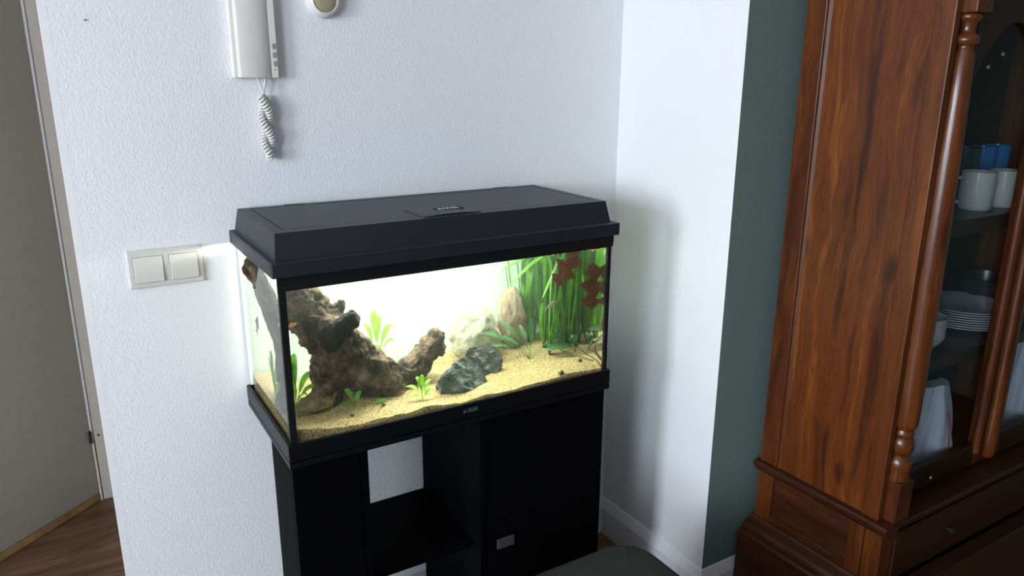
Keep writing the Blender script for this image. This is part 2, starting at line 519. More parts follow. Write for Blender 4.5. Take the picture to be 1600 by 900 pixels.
def to_mesh(name, mb, bevel=0.0, smooth=None, seg=2, weld=False, recalc=True):
    me = bpy.data.meshes.new(name)
    me.from_pydata([tuple(p) for p in mb.v], [], mb.f)
    bm = bmesh.new()
    bm.from_mesh(me)
    if weld:
        bmesh.ops.remove_doubles(bm, verts=bm.verts, dist=1e-5)
    if recalc:
        bmesh.ops.recalc_face_normals(bm, faces=bm.faces)
    if bevel:
        es = [e for e in bm.edges if len(e.link_faces) == 2 and e.calc_face_angle(0) > 0.35]
        bmesh.ops.bevel(bm, geom=es, offset=bevel, segments=seg, profile=0.5, affect='EDGES', clamp_overlap=True)
    bm.to_mesh(me)
    bm.free()
    if smooth is not None:
        me.polygons.foreach_set('use_smooth', [True] * len(me.polygons))
        if smooth < 3.1:
            me.set_sharp_from_angle(angle=smooth)
    return me


def world_loc(o):
    l = V(o.location)
    while o.parent:
        o = o.parent
        l = l + V(o.location)
    return l


def place(name, me, mat, parent=None):
    """me is in measured coordinates; origin goes to the bottom centre of its box"""
    xs = [v.co.x for v in me.vertices]
    ys = [v.co.y for v in me.vertices]
    zs = [v.co.z for v in me.vertices]
    c = V(((min(xs) + max(xs)) / 2, (min(ys) + max(ys)) / 2, min(zs)))
    me.transform(Matrix.Translation(-c))
    me.update()
    me.materials.append(mat)
    o = bpy.data.objects.new(name, me)
    COL.objects.link(o)
    c.z += ZO
    if parent:
        o.parent = parent
        c = c - world_loc(parent)
    o.location = c
    return o


def obj(name, mb, mat, parent=None, bevel=0.0, smooth=None, seg=2, weld=False, recalc=True):
    return place(name, to_mesh(name, mb, bevel, smooth, seg, weld, recalc), mat if not isinstance(mat, str) else M[mat], parent)


def tag(o, label=None, cat=None, group=None, kind=None):
    if label:
        o['label'] = label
    if cat:
        o['category'] = cat
    if group:
        o['group'] = group
    if kind:
        o['kind'] = kind
    return o


def thing(name, label, cat, loc, group=None):
    o = bpy.data.objects.new(name, None)
    o.empty_display_size = 0.05
    COL.objects.link(o)
    o.location = (loc[0], loc[1], loc[2] + ZO)
    return tag(o, label, cat, group)


def struct(name, mb, mat, parent=None, bevel=0.0):
    o = obj(name, mb, mat, parent, bevel)
    if not parent:
        o['kind'] = 'structure'
    return o


def baked(o_me_modify):
    """evaluate an object's modifiers into a fresh mesh, drop the object"""
    dg = bpy.context.evaluated_depsgraph_get()
    me = bpy.data.meshes.new_from_object(o_me_modify.evaluated_get(dg))
    bpy.data.objects.remove(o_me_modify)
    return me


def text_mesh(body, size, ext, mat4, shear=0.0, width=1.0):
    cu = bpy.data.curves.new('t', 'FONT')
    cu.body, cu.size, cu.extrude, cu.shear = body, size, ext, shear
    cu.align_x, cu.align_y = 'CENTER', 'CENTER'
    o = bpy.data.objects.new('t', cu)
    COL.objects.link(o)
    me = baked(o)
    me.transform(mat4 @ Matrix.Diagonal((width, 1, 1, 1)))
    return me


W, D = 0.81, 0.3649
zA, zB, zC, zD, zE, zF = 0.2554, 0.2188, 0.2035, 0.6321, 0.6022, 0.6822
XR, YR = 1.1009, -0.4559
ZFL = -ZO
ZBB = -0.3826
CEIL = 1.99
XFAR, YNEAR = 3.3, -4.0
# ------------------------------------------------------------------ the setting
struct('floor', MB().box(LX, XFAR, YNEAR, 2.2, ZFL - 0.1, ZFL), 'floor')
struct('ceiling', MB().box(LX, XFAR, YNEAR, 2.2, CEIL, CEIL + 0.1), 'ceil')
struct('wall_back', MB().box(-0.294, XR + 0.1, 0.0, 0.1, ZFL, CEIL), 'wall')
struct('trim_1', MB().box(-0.3085, -0.294, -0.0002, 0.1, ZFL, CEIL), 'bead')
struct('wall_right', MB().prism([(XR, 0.0), (XR, YR), (XR + 0.1, YR + 0.1), (XR + 0.1, 0.0)], ZFL, CEIL), 'wall')
struct('wall_green', MB().prism([(XR, YR), (XFAR, YR), (XFAR, YR + 0.1), (XR + 0.1, YR + 0.1)], ZFL, CEIL), 'green')
struct('wall_far', MB().box(XFAR, XFAR + 0.1, YNEAR, YR + 0.1, ZFL, CEIL), 'green')
wl = MB()      # left wall with its two window openings
ys = (YNEAR, W2_Y0, W2_Y1, WIN_Y0, WIN_Y1, 2.2)
for a, b in ((0, 1), (2, 3), (4, 5)):
    wl.box(LX - 0.12, LX, ys[a], ys[b], ZFL, CEIL)
for y0, y1, z0, z1 in ((WIN_Y0, WIN_Y1, WIN_Z0, WIN_Z1), (W2_Y0, W2_Y1, W2_Z0, W2_Z1)):
    wl.box(LX - 0.12, LX, y0, y1, ZFL, z0 - ZO).box(LX - 0.12, LX, y0, y1, z1 - ZO, CEIL)
struct('wall_left', wl, 'wall')
struct('wall_front', MB().box(LX, XFAR, YNEAR - 0.1, YNEAR, ZFL, CEIL), 'dim_wall')
# hall beyond the wall end
struct('wall_hall_right', MB().box(-0.28, -0.20, 0.1, 1.075, ZFL, CEIL), 'wall')
struct('wall_hall_back', MB().box(LX, -0.20, 1.6, 1.7, ZFL, CEIL), 'wall')
struct('wall_hall_side', MB().box(LX, -1.25, 0.0, 0.1, ZFL, CEIL), 'wall')


def window(name, x, y0, y1, z0, z1, along='y'):
    root = bpy.data.objects.new(name, None)
    COL.objects.link(root)
    root['kind'] = 'structure'
    if along == 'y':
        root.location = (x, (y0 + y1) / 2, z0)
        f = MB()
        for a, b, c, d_ in ((y0, y0 + .045, z0, z1), (y1 - .045, y1, z0, z1), (y0 + .045, y1 - .045, z0, z0 + .045), (y0 + .045, y1 - .045, z1 - .045, z1)):
            f.box(x - 0.09, x - 0.04, a, b, c - ZO, d_ - ZO)
        obj('window_frame', f, 'trim', root)
    else:
        root.location = ((y0 + y1) / 2, x, z0)
        f = MB()
        for a, b, c, d_ in ((y0, y0 + .05, z0, z1), (y1 - .05, y1, z0, z1), (y0 + .05, y1 - .05, z0, z0 + .05), (y0 + .05, y1 - .05, z1 - .05, z1)):
            f.box(a, b, x - 0.09, x - 0.04, c - ZO, d_ - ZO)
        obj('window_frame', f, 'trim', root)


window('window_1', LX, WIN_Y0, WIN_Y1, WIN_Z0, WIN_Z1)
window('window_2', LX, W2_Y0, W2_Y1, W2_Z0, W2_Z1)

# skirting: flat face, sloped shoulder, thin lip
def skirt(u0, v0):
    return [(0, ZFL), (0.016, ZFL), (0.016, ZBB - 0.030), (0.013, ZBB - 0.022), (0.006, ZBB - 0.003), (0.004, ZBB), (0, ZBB)]


def skirting(name, p0, p1, nrm, m0=0.0, m1=0.0):
    """skirting board along p0-p1 on a wall with outward normal nrm; m0/m1 = +1 outer mitre, -1 inner mitre"""
    p0, p1, nrm = V((*p0, 0)), V((*p1, 0)), V((*nrm, 0))
    d = (p1 - p0).normalized()
    pr_ = skirt(0, 0)
    a = [p0 + nrm * u - d * (u * m0) + V((0, 0, z)) for u, z in pr_]
    b = [p1 + nrm * u + d * (u * m1) + V((0, 0, z)) for u, z in pr_]
    n = len(pr_)
    mb = MB().add(a + b, [tuple(range(n - 1, -1, -1)), tuple(range(n, 2 * n))] + [(i, (i + 1) % n, n + (i + 1) % n, n + i) for i in range(n)])
    struct(name, mb, 'trim')


skirting('baseboard_back', (-0.294, 0), (XR, 0), (0, -1), 0, -1)
skirting('baseboard_right', (XR, 0), (XR, YR), (-1, 0), -1, 1)
skirting('baseboard_green', (XR, YR), (XFAR, YR), (0, -1), 1, 0)

# hall door: fixed post, leaf standing ajar
post = struct('trim_2', MB().box(-0.3285, -0.28, 1.065, 1.14, ZFL, 1.6), 'frame')
struct('trim_3', MB().box(-0.3395, -0.3325, 1.062, 1.075, ZFL, 1.6), 'frame_edge')
dd = V((-0.772, -0.638, 0)).normalized()
dn = V((-dd.y, dd.x, 0))
if dn.y < 0:
    dn = -dn
h0 = V((-0.341, 1.064, 0))


def leaf_box(s0, s1, t0, t1, z0, z1):
    q = [h0 + dd * s + dn * t for s, t in ((s0, t0), (s1, t0), (s1, t1), (s0, t1))]
    return MB().prism([(p.x, p.y) for p in q], z0, z1)


dr = bpy.data.objects.new('door_1', None)
COL.objects.link(dr)
dr.location = (h0.x, h0.y, 0)
dr['kind'] = 'structure'
obj('door_leaf', leaf_box(0, 0.80, 0, 0.04, ZFL + 0.03, 1.56), 'door', dr)
obj('draught_strip', leaf_box(0, 0.80, -0.004, 0.036, ZFL + 0.003, ZFL + 0.028), 'strip', dr)
obj('hinge', MB().lathe([(0.005, -0.022), (0.005, 0.022)], (-0.340, 1.056, -0.256), 12), 'hinge', dr)
obj('hinge_screw', MB().lathe([(0.0, 0.0), (0.004, 0.0), (0.003, 0.003), (0, 0.003)], (-0.315, 1.065, -0.256), 10, 'y'), 'hinge', dr)

# ------------------------------------------------------------------ things on the back wall
sw = thing('light_switch', 'cream double light switch on the white wall left of the fish tank', 'light switch', (-0.1435, 0, 0.5245))
obj('plate', MB().box(-0.2185, -0.069, -0.009, 0.0, 0.5245, 0.6075), 'switch', sw, 0.003)
for x0, x1 in ((-0.207, -0.1495), (-0.1355, -0.079)):
    g = obj('rocker', MB().hexa([(x0, -0.0135, 0.5365), (x1, -0.0135, 0.5365), (x1, -0.008, 0.5365), (x0, -0.008, 0.5365)],
                                [(x0, -0.0115, 0.5925), (x1, -0.0115, 0.5925), (x1, -0.008, 0.5925), (x0, -0.008, 0.5925)]), 'switch', sw, 0.0012)
    fr_ = MB()
    for a, b, c, d_ in ((x0 - .001, x0, .5355, .5935), (x1, x1 + .001, .5355, .5935), (x0, x1, .5355, .5365), (x0, x1, .5925, .5935)):
        fr_.box(a, b, -0.0097, -0.0088, c, d_)
    obj('shadow_gap', fr_, 'switch_gap', g)

ph = thing('door_intercom', 'cream wall intercom handset with three grey buttons above its twisted cord', 'intercom', (0.083, 0, 0.961))
obj('base', MB().box(0.0325, 0.1275, -0.018, 0.0, 0.961, 1.175), 'phone', ph, 0.003)
hs = MB()
prof = [(0.0415, -0.0182), (0.0418, -0.024), (0.046, -0.0275), (0.060, -0.0300), (0.076, -0.0305), (0.092, -0.0290), (0.103, -0.0255), (0.1112, -0.0216), (0.1114, -0.0182)]
hs.extrude([(a, b) for a, b in prof], 0.9620, 1.1735, lambda u, v, t: (u, v, t))
obj('handset', hs, 'phone', ph, 0.0012, 0.6)
obj('front_strip', MB().box(0.1120, 0.1270, -0.0215, -0.0178, 0.9620, 1.1735), 'phone', ph, 0.0015)
for zc in (1.0275, 1.0095, 0.9915):
    bm_ = MB()
    q = []
    for k in range(16):
        a = 2 * math.pi * k / 16
        q.append((0.1195 + 0.0026 * math.cos(a), zc + 0.0026 * math.sin(a) + (0.0035 if math.sin(a) > 0 else -0.0035)))
    bm_.extrude(q, -0.0235, -0.0210, lambda u, v, t: (u, t, v))
    obj('button', bm_, 'phone_btn', ph)
obj('indicator_hole', MB().lathe([(0, 0), (0.0011, 0), (0.0011, 0.0006), (0, 0.0006)], (0.1200, -0.0214, 0.979), 10, 'y'), 'hinge', ph)

# twisted coil cord
cd = thing('coiled_cord', 'white coiled telephone cord twisted round itself below the wall intercom', 'cord', (0.104, -0.018, 0.788))
ctr = []
NS = 150
for i in range(NS + 1):
    s = i / NS
    if s < 0.46:
        t = s / 0.46
        sgn, tt = 1, t
    elif s > 0.54:
        tt = (1 - s) / 0.46
        sgn = -1
    else:
        tt, sgn = None, None
    if tt is not None:
        ang = tt * 2 * math.pi * 1.15 + 0.5
        zc = 0.923 - tt * 0.122
        cx = 0.0915 + tt * 0.0020
        ctr.append(V((cx + sgn * 0.0080 * math.cos(ang), -0.018 + sgn * 0.0065 * math.sin(ang), zc)))
    else:
        a = (s - 0.46) / 0.08
        p0 = 0.0915 + 0.0020
        an = 2 * math.pi * 1.15 + 0.5
        k = math.cos(math.pi * a)
        ctr.append(V((p0 + 0.0080 * math.cos(an) * k, -0.018 + 0.0065 * math.sin(an) * k, 0.801 - 0.010 * math.sin(math.pi * a))))
L = [0.0]
for a, b in zip(ctr, ctr[1:]):
    L.append(L[-1] + (b - a).length)
helix = []
turns = L[-1] / 0.0068
STEP = int(turns * 12)
j = 0
nrm = V((0, -1, 0))
for i in range(STEP + 1):
    l = L[-1] * i / STEP
    while j < len(L) - 2 and L[j + 1] < l:
        j += 1
    f_ = (l - L[j]) / max(1e-9, L[j + 1] - L[j])
    p = ctr[j].lerp(ctr[j + 1], f_)
    t = (ctr[j + 1] - ctr[j]).normalized()
    nrm = (nrm - t * nrm.dot(t)).normalized()
    bn = t.cross(nrm)
    a = 2 * math.pi * turns * i / STEP
    helix.append(p + (nrm * math.cos(a) + bn * math.sin(a)) * 0.0058)
obj('coil', MB().tube(helix, 0.0029, 6), 'cord', cd, 0, 3.14)
for x0, x1 in ((0.0800, 0.0935), (0.0990, 0.0895)):
    pts = [(x0, -0.018, 0.965), (x0 * .75 + x1 * .25, -0.019, 0.952), (x0 * .3 + x1 * .7, -0.020, 0.936), (x1, -0.018, 0.922)]
    obj('lead', MB().tube(pts, 0.0022, 8), 'cord', cd, 0, 3.14)

ch = thing('wall_chime', 'round white wall device with an olive beige face at the top edge', 'wall device', (0.24, 0, 1.090))
obj('rim', MB().lathe([(0.0, 0), (0.0365, 0), (0.0372, 0.006), (0.0345, 0.018), (0.030, 0.0245), (0.0275, 0.0255), (0.0265, 0.0225), (0.0, 0.0225)], (0.240, 0, 1.1275), 40, 'y'), 'ring', ch, 0, 0.7)
obj('face', MB().lathe([(0, 0.0226), (0.0262, 0.0226), (0.024, 0.0245), (0.012, 0.0262), (0, 0.0265)], (0.240, 0, 1.1275), 40, 'y'), 'chime', ch, 0, 0.7)
nail = obj('nail', MB().lathe([(0, 0), (0.0016, 0), (0.0014, 0.003), (0, 0.0034)], (-0.232, 0, 1.069), 10, 'y'), 'hinge')
tag(nail, 'tiny dark nail head alone high on the white wall', 'nail')

# ------------------------------------------------------------------ tank stand
st = thing('aquarium_stand', 'black laminate cabinet with an open middle bay under the fish tank', 'cabinet', (W / 2, -D / 2, ZFL))
SB = -0.020       # back of the carcass
FY = -0.352
obj('top_board', MB().box(0.0, W, -D, -0.001, zC, zB - 0.0022), 'black', st, 0.0012)
LB = -0.185       # the left bay is shallower than the rest
obj('side_board', MB().box(0.0065, 0.0225, FY + 0.016, LB, ZFL, zC), 'blackwood', st)
obj('side_board', MB().box(0.788, 0.804, FY + 0.016, SB, ZFL, zC), 'blackwood', st)
obj('partition', MB().box(0.1515, 0.1675, FY, LB, ZFL, zC), 'blackwood', st)
obj('partition', MB().box(0.4415, 0.4575, FY, SB, ZFL, zC), 'blackwood', st)
obj('front_panel', MB().box(0.0065, 0.150, FY, FY + 0.016, ZFL, zC - 0.001), 'blackwood', st, 0.001)
dr_ = obj('door', MB().box(0.4605, 0.804, FY, FY + 0.016, ZFL + 0.05, zC - 0.003), 'blackwood', st, 0.001)
obj('handle', MB().box(0.486, 0.534, FY - 0.006, FY, -0.1585, -0.1320), 'metal', dr_, 0.0015)
obj('shelf', MB().box(0.1675, 0.4415, -0.312, SB, -0.159, -0.143), 'blackwood', st, 0.001)
obj('bottom_board', MB().box(0.1675, 0.4415, FY + 0.004, SB, ZFL + 0.05, ZFL + 0.066), 'blackwood', st)
obj('plinth', MB().box(0.1675, 0.804, FY + 0.01, FY + 0.026, ZFL, ZFL + 0.049), 'blackwood', st)
obj('back_board', MB().box(0.4575, 0.788, SB - 0.006, SB, ZFL + 0.05, zC), 'blackwood', st)
obj('back_board', MB().box(0.0225, 0.1515, LB - 0.006, LB, ZFL, zC), 'blackwood', st)

cb = thing('mains_plug', 'black plug and hanging cable beside the right end of the black stand', 'plug', (0.835, -0.13, ZFL))
obj('plug_body', MB().tube([(0.812, -0.125, -0.300), (0.822, -0.125, -0.315), (0.834, -0.126, -0.338), (0.838, -0.126, -0.352)], [0.012, 0.018, 0.015, 0.007], 10), 'cable', cb, 0, 0.8)
obj('cable', MB().tube([(0.838, -0.126, -0.350), (0.838, -0.127, -0.375), (0.833, -0.128, -0.41), (0.832, -0.128, -0.46), (0.836, -0.120, -0.497), (0.842, -0.09, -0.5035), (0.842, -0.03, -0.5035)], 0.0032, 8), 'cable', cb, 0, 3.14)
lc = obj('cable_loop', MB().tube([(0.315 + 0.075 * math.cos(a) + 0.006 * a, -0.20 + 0.06 * math.sin(a), ZFL + 0.0705 + 0.0022 * a) for a in [k * 0.3 for k in range(40)]], 0.004, 7), 'cord', None, 0, 3.14)
tag(lc, 'pale cable coiled in the open bay of the black stand below its shelf', 'cable')

# ------------------------------------------------------------------ aquarium
aq = thing('aquarium', 'lit glass fish tank with a black hood standing on the black cabinet', 'aquarium', (W / 2, -D / 2, zB))
GX0, GX1, GY0, GY1 = 0.008, W - 0.008, -D + 0.008, -0.006      # outer glass
G = 0.005
bt = MB()
bt.box(0, W, -D, -D + 0.0075, zB, zA).box(0, W, -0.0055, -0.0005, zB, zA)
bt.box(0, 0.0075, -D + 0.0075, -0.0055, zB, zA).box(W - 0.0075, W, -D + 0.0075, -0.0055, zB, zA)
bt.box(0.0075, W - 0.0075, -D + 0.0075, -0.0055, zB, zB + 0.006)
tr_ = obj('base_trim', bt, 'black', aq, 0.0012)
lg = MB()      # small badge on the trim: a burst and a bar
bx_, bz_ = 0.396, 0.2385
ring = []
for k in range(16):
    r = 0.0065 if k % 2 == 0 else 0.0022
    a = 2 * math.pi * k / 16
    ring.append((bx_ + r * math.cos(a), bz_ + r * math.sin(a) * 0.8))
lg.extrude(ring, -D - 0.0006, -D + 0.0001, lambda u, v, t: (u, t, v))
for a_, b_, z0_, z1_ in ((0.4035, 0.4290, 0.2345, 0.2362), (0.4035, 0.4290, 0.2432, 0.2440), (0.406, 0.411, 0.2375, 0.2420), (0.4125, 0.4165, 0.2375, 0.2405), (0.418, 0.423, 0.2375, 0.2420), (0.4245, 0.4285, 0.2375, 0.2410)):
    lg.box(a_, b_, -D - 0.0006, -D + 0.0001, z0_, z1_)
obj('badge', lg, 'logo_dim', tr_)
GZ1 = 0.611
obj('front_pane', MB().box(GX0, GX1, GY0, GY0 + G, zB + 0.006, GZ1), 'glass', aq)
obj('side_pane', MB().box(GX0, GX0 + G, GY0 + G, GY1 - G, zB + 0.006, GZ1), 'glass', aq)
obj('side_pane', MB().box(GX1 - G, GX1, GY0 + G, GY1 - G, zB + 0.006, GZ1), 'glass', aq)
obj('rear_pane', MB().box(GX0, GX1, GY1 - G, GY1, zB + 0.006, GZ1), 'glass', aq)
obj('backdrop_panel', MB().box(GX0 + 0.001, GX1 - 0.001, GY1 + 0.0002, GY1 + 0.0012, zA, GZ1), 'backdrop', aq)  # panel added behind the glass so the tubes light a white backdrop directly
# silicone joints at the two front corners
for x0, x1 in ((GX0 - 0.0012, GX0 + 0.0125), (GX1 - 0.0085, GX1 + 0.0012)):
    obj('silicone_joint', MB().box(x0, x1, GY0 - 0.0012, GY0 + 0.008, zA - 0.01, zE), 'silicone', aq)
# hood: rim, flange, tapering lid with its flap
rim = MB()
rim.box(GX0 - 0.003, GX1 + 0.003, GY0 - 0.0045, GY0 - 0.0013, 0.5735, zE + 0.004)
rim.box(GX1 + 0.0014, GX1 + 0.0045, GY0 - 0.0045, GY1, 0.582, zE + 0.004)
obj('hood_rim', rim, 'silicone', aq)
FA, FB = -0.006, W + 0.006
fy0, fy1 = -D - 0.007, -0.001
fl = MB()
fl.box(FA, FB, fy0, fy0 + 0.009, zE, zD).box(FA, FB, fy1 - 0.009, fy1, zE, zD)
fl.box(FA, FA + 0.009, fy0 + 0.009, fy1 - 0.009, zE, zD).box(FB - 0.009, FB, fy0 + 0.009, fy1 - 0.009, zE, zD)
fl.box(FA + 0.009, FB - 0.009, fy0 + 0.009, fy1 - 0.009, zD - 0.006, zD)
obj('hood_flange', fl, 'hood', aq, 0.0022)
l0, l1, b0, b1 = 0.006, W - 0.010, -D + 0.010, -0.008
t0_, t1_, c0, c1 = 0.0125, W - 0.0165, -D + 0.0235, -0.024
li = MB()
ZT = zF - 0.004
kk = (ZT - zD) / (zF - zD)
lerp = lambda a, b, t: a + (b - a) * t
li.hexa([(l0, b0, zD), (l1, b0, zD), (l1, b1, zD), (l0, b1, zD)],
        [(lerp(l0, t0_, kk), lerp(b0, c0, kk), ZT), (lerp(l1, t1_, kk), lerp(b0, c0, kk), ZT), (lerp(l1, t1_, kk), lerp(b1, c1, kk), ZT), (lerp(l0, t0_, kk), lerp(b1, c1, kk), ZT)])
# the raised border round the flap
px0, px1, py0, py1 = 0.0355, 0.7775, -0.3125, -0.044
bl, bh = [(lerp(l0, t0_, kk), lerp(b0, c0, kk)), (lerp(l1, t1_, kk), lerp(b1, c1, kk))], [(t0_, c0), (t1_, c1)]
def ring4(xa, xb, ya, yb, xa2, xb2, ya2, yb2):
    lo = [(xa, ya, ZT), (xb, ya, ZT), (xb, yb, ZT), (xa, yb, ZT)]
    hi = [(xa2, ya2, zF), (xb2, ya2, zF), (xb2, yb2, zF), (xa2, yb2, zF)]
    return lo, hi
X0, Y0, X1, Y1 = bl[0][0], bl[0][1], bl[1][0], bl[1][1]
li.hexa(*ring4(X0, X1, Y0, py0, t0_, t1_, c0, py0))
li.hexa(*ring4(X0, X1, py1, Y1, t0_, t1_, py1, c1))
li.hexa(*ring4(X0, px0, py0, py1, t0_, px0, py0, py1))
li.hexa(*ring4(px1, X1, py0, py1, px1, t1_, py0, py1))
hood = obj('hood_lid', li, 'hood', aq, 0.0)
flap = obj('lid_flap', MB().box(px0 + 0.0026, px1 - 0.0026, py0 + 0.0026, py1 - 0.0026, ZT, zF - 0.0002), 'hood', aq, 0.0008)
for xx in (0.105, 0.70):
    obj('finger_notch', MB().box(xx - 0.016, xx + 0.016, py0 - 0.0015, py0 + 0.0035, zF - 0.0012, zF + 0.0003), 'silicone', aq, 0.0004)
for xx in (0.115, 0.665):
    obj('hinge_lug', MB().box(xx, xx + 0.05, c1 - 0.006, c1 + 0.001, zF - 0.001, zF + 0.0008), 'hood', aq, 0.0005)
# domed grip tile with the maker's name
tile = MB()
nx, ny = 14, 10
tx0, tx1, ty0, ty1 = 0.323, 0.461, -0.3300, -0.226
for a in range(nx + 1):
    for b in range(ny + 1):
        u, v = a / nx, b / ny
        hgt = 0.0035 * (math.sin(math.pi * min(1, max(0, u))) ** 0.6) * (1 - v) ** 0.5
        tile.v.append(V((lerp(tx0, tx1, u), lerp(ty0, ty1, v), zF + 0.0008 + hgt)))
for a in range(nx):
    for b in range(ny):
        i = a * (ny + 1) + b
        tile.f.append((i, i + ny + 1, i + ny + 2, i + 1))
o0 = len(tile.v)
tile.v += [V((tx0, ty0, zF - 0.001)), V((tx1, ty0, zF - 0.001))]
tile.f.append(tuple([o0 + 1] + [a * (ny + 1) for a in range(nx, -1, -1)] + [o0]))
tl = obj('grip_tile', tile, 'hood', aq, 0, 0.7)
me = text_mesh('JUWEL', 0.0175, 0.0005, Matrix.Translation((0.412, -0.268, zF + 0.0040)) @ Matrix.Rotation(math.radians(2), 4, 'X'))
place('lettering', me, M['logo'], tl)
fr_ = MB()
for a, b, c, d_ in ((0.380, 0.444, -0.2815, -0.2805), (0.380, 0.444, -0.2555, -0.2545), (0.380, 0.381, -0.2805, -0.2555), (0.443, 0.444, -0.2805, -0.2555)):
    fr_.box(a, b, c, d_, zF + 0.0015, zF + 0.0040)
obj('lettering_frame', fr_, 'silicone', tl)
for y in (-0.080, -0.140):
    obj('light_tube', MB().tube([(0.07, y, 0.606), (0.74, y, 0.606)], 0.0075, 12), 'tube', aq, 0, 0.6)
# water: refracting faces against the panes, and the cloudy body of the water
WX0, WX1, WY0, WY1, WZ0, WZ1 = GX0 + G + 0.0006, GX1 - G - 0.0006, GY0 + G + 0.0006, GY1 - G - 0.0006, zB + 0.0075, 0.5900
wm = MB().add([(WX0, WY0, WZ0), (WX1, WY0, WZ0), (WX1, WY1, WZ0), (WX0, WY1, WZ0), (WX0, WY0, WZ1), (WX1, WY0, WZ1), (WX1, WY1, WZ1), (WX0, WY1, WZ1)],
              [(0, 1, 5, 4), (1, 2, 6, 5), (3, 0, 4, 7)])
wo = obj('water', wm, 'water', aq, recalc=False)
e_ = 0.0012
obj('water_body', MB().box(WX0 + e_, WX1 - e_, WY0 + e_, WY1 - e_, WZ0 + e_, WZ1), 'haze', wo)

# ------------------------------------------------------------------ inside the tank
IX0, IX1, IY0, IY1 = WX0 + 0.002, WX1 - 0.002, WY0 + 0.002, WY1 - 0.002


def sand_z(x, y):
    d = (y - IY0) / (IY1 - IY0)
    z = 0.2585 + 0.028 * d ** 0.8
    z += 0.026 * math.exp(-((x - 0.02) / 0.075) ** 2) * math.exp(-((y - IY0) / 0.05) ** 2)
    z += 0.006 * math.exp(-((x - 0.23) / 0.07) ** 2) * math.exp(-((y - IY0 - 0.02) / 0.05) ** 2)
    z += 0.008 * (noise.noise(V((x * 11, y * 11, 3.1)))) + 0.003 * noise.noise(V((x * 34, y * 34, 7.7)))
    z += 0.012 * max(0, (x - 0.6)) / 0.2 * d
    return z


sm = MB()
NX, NY = 150, 66
for i in range(NX + 1):
    for j in range(NY + 1):
        x, y = lerp(IX0, IX1, i / NX), lerp(IY0, IY1, j / NY)
        sm.v.append(V((x, y, sand_z(x, y))))
for i in range(NX):
    for j in range(NY):
        a = i * (NY + 1) + j
        sm.f.append((a, a + NY + 1, a + NY + 2, a + 1))
bi = len(sm.v)
edge = [i * (NY + 1) for i in range(NX + 1)] + [NX * (NY + 1) + j for j in range(1, NY + 1)] + [i * (NY + 1) + NY for i in range(NX - 1, -1, -1)] + [j for j in range(NY - 1, 0, -1)]
for e in edge:
    sm.v.append(V((sm.v[e].x, sm.v[e].y, WZ0 + 0.002)))
n_ = len(edge)
for k in range(n_):
    sm.f.append((edge[k], bi + k, bi + (k + 1) % n_, edge[(k + 1) % n_]))
sm.f.append(tuple(bi + k for k in range(n_)))
sand = obj('sand_bed', sm, 'sand', None, 0, 0.9)
tag(sand, 'golden sand covering the bottom of the fish tank', 'sand', kind='stuff')


def fractal(p, octv=4, g=0.5):
    s, a = 0.0, 1.0
    for _ in range(octv):
        s += a * noise.noise(p)
        p = p * 2.03 + V((1.3, 2.7, 0.4))
        a *= g
    return s


def rock_mesh(c, size, seed, rough=0.16, cuts=7, sub=4, freq=2.2, tilt=0.0, facet=0.9, dmin=0.62, sharp=0.7):
    rnd = random.Random(seed)
    bm = bmesh.new()
    bmesh.ops.create_icosphere(bm, subdivisions=sub, radius=1.0)
    planes = []
    for _ in range(cuts):
        n = V((rnd.uniform(-1, 1), rnd.uniform(-1, 1), rnd.uniform(-0.5, 1))).normalized()
        planes.append((n, rnd.uniform(dmin, 0.88)))
    off = V((seed * 1.37, seed * 0.71, seed * 2.3))
    R = Matrix.Rotation(tilt, 3, 'Y')
    for v in bm.verts:
        p = v.co.copy()
        for n, d in planes:
            k = p.dot(n) - d
            if k > 0:
                p -= n * k * facet
        p += v.co * rough * fractal(p * freq + off, 5, 0.55)
        v.co = R @ V((p.x * size[0], p.y * size[1], p.z * size[2])) + V(c)
    me = bpy.data.meshes.new('rock')
    bm.to_mesh(me)
    bm.free()
    me.polygons.foreach_set('use_smooth', [True] * len(me.polygons))
    me.set_sharp_from_angle(angle=sharp)
    return me


def rock(name, label, c, size, seed, mat, **kw):
    return tag(place(name, rock_mesh(c, size, seed, **kw), M[mat]), label, 'stone')


rock('pale_stone', 'large pale pitted stone against the back of the fish tank', (0.530, -0.095, 0.338), (0.074, 0.045, 0.078), 8, 'st_pale', rough=0.12, sub=5, cuts=5)
rock('tall_stone', 'tall tan upright stone at the tank back, beside the ribbon plants', (0.640, -0.070, 0.360), (0.044, 0.032, 0.098), 11, 'st_brown', rough=0.12, cuts=5, sub=5, tilt=-0.10)
rock('slate_stone', 'blue grey jagged stone lying in front on the sand', (0.420, -0.268, 0.282), (0.074, 0.050, 0.060), 77, 'st_dark', rough=0.07, cuts=13, sub=5, tilt=0.45, facet=1.0, dmin=0.42, sharp=0.35, freq=4.5)
rock('slate_stone', 'dark grey boulder tucked right behind the jagged blue grey stone', (0.490, -0.212, 0.298), (0.066, 0.040, 0.058), 19, 'st_grey', rough=0.07, cuts=13, sub=5, facet=1.0, dmin=0.45, sharp=0.35, freq=4.5)
rock('brown_stone', 'low brown stone on the sand in the left front tank corner', (0.095, -0.205, 0.280), (0.058, 0.035, 0.026), 41, 'st_olive', rough=0.22, sub=4, tilt=-0.2)
rock('round_stone', 'small rounded stone beneath the arch of the driftwood', (0.180, -0.185, 0.277), (0.028, 0.02, 0.026), 53, 'st_olive', rough=0.08, cuts=3, sub=4)
rock('flat_stone', 'flat dark green stone behind the driftwood, low at the tank back', (0.372, -0.070, 0.296), (0.045, 0.024, 0.024), 61, 'st_dark', rough=0.1, cuts=4, sub=4)

